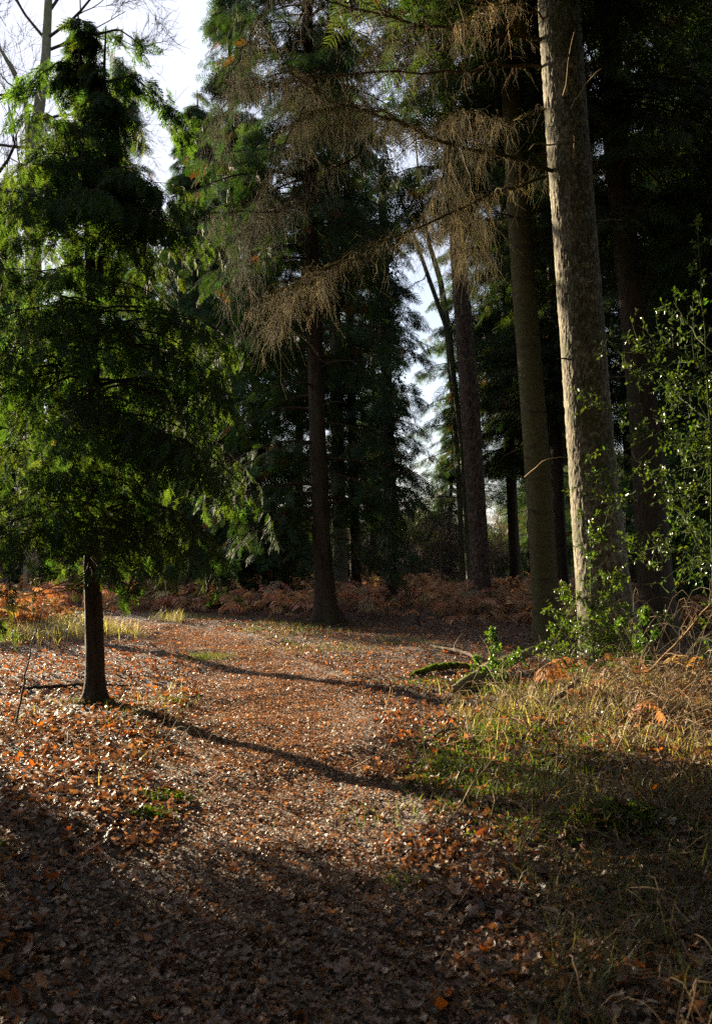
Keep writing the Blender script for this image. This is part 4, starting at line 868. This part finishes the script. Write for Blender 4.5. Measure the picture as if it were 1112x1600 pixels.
# ---------------------------------------------------------------- 8. fallen wood, stems, brambles
def stick(name, label, pts, radii, mat, cat='branch', group=None, subs=0, seed=0, moss=0, lift=None, sides=10):
    rng = np.random.default_rng(seed)
    P = []
    for px, py, off in pts:      # a pixel on the ground plus a height above it
        Y = CAMH / ((py - YH) / FPX); x = (px - 556) / FPX * Y; P.append((x, Y, float(ground(x, Y)) + off))
    P = np.array(P); t = np.linspace(0, 1, 22); tq = np.linspace(0, 1, len(P)); C = np.stack([np.interp(t, tq, P[:, i]) for i in range(3)], -1); C[1:-1] = (C[:-2] + 2 * C[1:-1] + C[2:]) / 4
    C[1:-1] += rng.normal(0, .006, (20, 3)); rad = np.interp(t, np.linspace(0, 1, len(radii)), radii) * rng.uniform(.9, 1.12, 22)
    G = Geo(); G.tubes(C[None], rad[None], sides, (1, 1, 1))
    for e, k in ((0, 1), (21, -1)): G.tubes(np.stack([C[e], C[e] - (C[e + k] - C[e]) * .12])[None], np.array([[rad[e], .001]]), sides, (1.4, 1.2, 1.0))
    for k in range(subs):
        i = rng.integers(3, 20); d = unit(unit(C[-1] - C[0]) * .5 + rng.normal(0, .5, 3) + (0, 0, .5)); L = rng.uniform(.15, .5)
        G.tubes((C[i] + np.outer(np.linspace(0, 1, 6), d * L) + rng.normal(0, .012, (6, 3)))[None], np.linspace(rad[i] * .45, .003, 6)[None], 5, (1, 1, 1))
    o = P[0]
    ob = G.build(name, M[mat], None, o, True); tag(ob, label, cat, group)
    if moss:
        Gm = Geo(); n = moss; i = rng.integers(0, 21, n); f = rng.random(n)[:, None]; p = C[i] * (1 - f) + C[i + 1] * f; a = rng.uniform(-.4, 3.5, n); ax = unit(C[-1] - C[0]); s = np.cross(ax, (0, 0, 1.)); rr = rad[i] * rng.uniform(.9, 1.25, n)
        pos = p + s * (np.cos(a) * rr)[:, None] + np.array([0, 0, 1.]) * (np.sin(a) * rr)[:, None]; q = np.array([(-.5, 0, 0), (0, -.3, .1), (.5, 0, 0.02), (0, .3, .1)]), np.array([(0, 1, 2, 3)])
        X, Yv, Z = axes_from(np.array([0, 0, 1.]) + rng.normal(0, .6, (n, 3)), rng.uniform(0, 6.3, n)); Gm.place(q, X, Yv, Z, pos, rng.uniform(.015, .04, n), np.array((.11, .17, .015)) * rng.uniform(.6, 1.4, (n, 1)))
        mo = Gm.build('moss_cover', M['moss'], ob, o); mo['kind'] = 'stuff'
    return ob
stick('fallen_log', 'dark decaying log sloping up to the holly sapling base', [(708, 1080, .06), (760, 1056, .10), (820, 1035, .16), (868, 1018, .25)], (.045, .075, .065, .04), 'wood_dead', 'log', None, 3, 1, 500)
stick('mossy_branch', 'bright green moss-covered branch lying at the right edge of the path', [(640, 1058, .02), (672, 1050, .05), (700, 1045, .06), (735, 1046, .05)], (.02, .04, .04, .03), 'wood_dead', 'branch', None, 0, 2, 2600)
stick('fallen_branch', 'bare brown branch lying in shade beyond the mossy branch', [(672, 1014, .04), (700, 1018, .05), (728, 1022, .05), (752, 1030, .04)], (.02, .028, .03, .02), 'wood_dead', 'branch', None, 3, 3)
stick('fallen_branch', 'long dark stick lying behind the young conifer stem', [(30, 1074, .03), (80, 1072, .05), (140, 1068, .04), (208, 1070, .03)], (.018, .022, .02, .012), 'bark_dark', 'branch', None, 1, 4)
stick('fallen_branch', 'short broken branch stub in the right bank grass', [(848, 1120, .04), (880, 1108, .08), (900, 1098, .12)], (.02, .03, .022), 'wood_dead', 'branch', None, 1, 5)
stick('fallen_branch', 'pale dry stick at the edge of the leaves below the mossy branch', [(655, 1165, .02), (690, 1152, .05), (712, 1148, .05)], (.008, .010, .006), 'wood_dead', 'branch', None, 1, 6)
def stem_px(name, label, cat, pts, radii, col, group=None, mat='twig', seed=0, subs=0):
    rng = np.random.default_rng(seed); A = limb_px(pts); t = np.linspace(0, 1, 18); tq = np.linspace(0, 1, len(A)); C = np.stack([np.interp(t, tq, A[:, i]) for i in range(3)], -1); C[1:] += rng.normal(0, .006, (17, 3))
    G = Geo(); rad = np.interp(t, np.linspace(0, 1, len(radii)), radii); G.tubes(C[None], rad[None], 7, col)
    for k in range(subs):
        i = rng.integers(5, 17); d = unit(unit(C[-1] - C[0]) * .6 + rng.normal(0, .55, 3)); L = rng.uniform(.12, .45)
        G.tubes((C[i] + np.outer(np.linspace(0, 1, 6), d * L) + rng.normal(0, .008, (6, 3)))[None], np.linspace(rad[i] * .6, .0015, 6)[None], 4, col)
    tag(G.build(name, M[mat], None, C[0]), label, cat, group)
stem_px('sapling', 'thin dark leafless sapling leaning right at the left edge, in the lit leaves', 'sapling', [(26, 1128, 8.7), (38, 1070, 8.8), (52, 1000, 8.9), (70, 945, 9.0)], (.011, .009, .006, .003), (.05, .035, .03), seed=7, subs=7)
stem_px('dead_branch', 'pale crooked dead branch arching up to the right edge beside the holly', 'branch', [(985, 1048, 9.0), (1010, 1052, 8.9), (1040, 1022, 8.8), (1075, 985, 8.7), (1112, 935, 8.5), (1150, 905, 8.4)], (.012, .012, .010, .008, .006), (.26, .17, .09), seed=8, subs=14)
stem_px('sapling', 'slender grey stem rising from the bracken right of the centre conifer', 'sapling', [(603, 915, 24), (604, 860, 24), (609, 800, 24), (612, 760, 24)], (.03, .025, .018, .008), (.09, .08, .07), seed=9, subs=10)
stem_px('sapling', 'slender grey stem in the bracken left of the scaly trunk', 'sapling', [(690, 925, 25), (688, 860, 25), (692, 790, 25), (690, 740, 25)], (.03, .022, .015, .006), (.09, .08, .07), seed=10, subs=12)
stem_px('tree_stump', 'small dark stump in the bracken edge right of the centre conifer', 'stump', [(654, 990, 19.5), (653, 975, 19.5), (651, 962, 19.5)], (.05, .04, .02), (.05, .035, .03), seed=12, subs=2)
def brambles():
    rng = np.random.default_rng(131); G = Geo()
    def arcs(n, x, y, L, H, r, col):
        a = rng.uniform(0, 6.3, n); l = L * rng.uniform(.4, 1.5, n); z = ground(x, y); u = np.linspace(0, 1, 10); hh = H * rng.uniform(.2, 1.5, n)
        P = np.stack([x, y, z], -1)[:, None] + np.stack([np.cos(a), np.sin(a), 0 * a], -1)[:, None] * (l[:, None] * u)[..., None] + np.array([0, 0, 1.]) * (hh[:, None] * np.sin(u * math.pi * rng.uniform(.6, 1.0, (n, 1))))[..., None] + np.cumsum(rng.normal(0, .012, (n, 10, 3)), 1)
        G.tubes(P, (r * np.linspace(1.2, .5, 10))[None] * rng.uniform(.6, 1.4, (n, 1)), 4, np.asarray(col) * rng.uniform(.6, 1.5, (n, 1)))
    n = 520; arcs(n, rng.normal(2.8, .9, n), rng.normal(7.8, 1.4, n), .6, .28, .0032, (.26, .19, .11))
    n = 230; arcs(n, rng.uniform(3.0, 6, n), rng.uniform(6.5, 12, n), .8, .7, .004, (.15, .12, .07))
    n = 420; arcs(n, rng.uniform(.75, 2.8, n), rng.uniform(2.9, 5.8, n), .45, .17, .0025, (.13, .095, .06))  # darker arcs added over the lower right leaves in place of shade
    n = 60; arcs(n, rng.uniform(-3.4, -.9, n), rng.uniform(6.5, 10, n), .35, .12, .0025, (.32, .25, .16))
    n = 26; arcs(n, rng.uniform(-1.6, 1.6, n), rng.uniform(3.2, 8, n), .25, .03, .002, (.3, .22, .14))
    o = G.build('bramble_tangle', M['twig']); o['kind'] = 'stuff'; o['label'] = 'tangled dry bramble and twigs over the right bank'; o['category'] = 'bramble'
brambles()
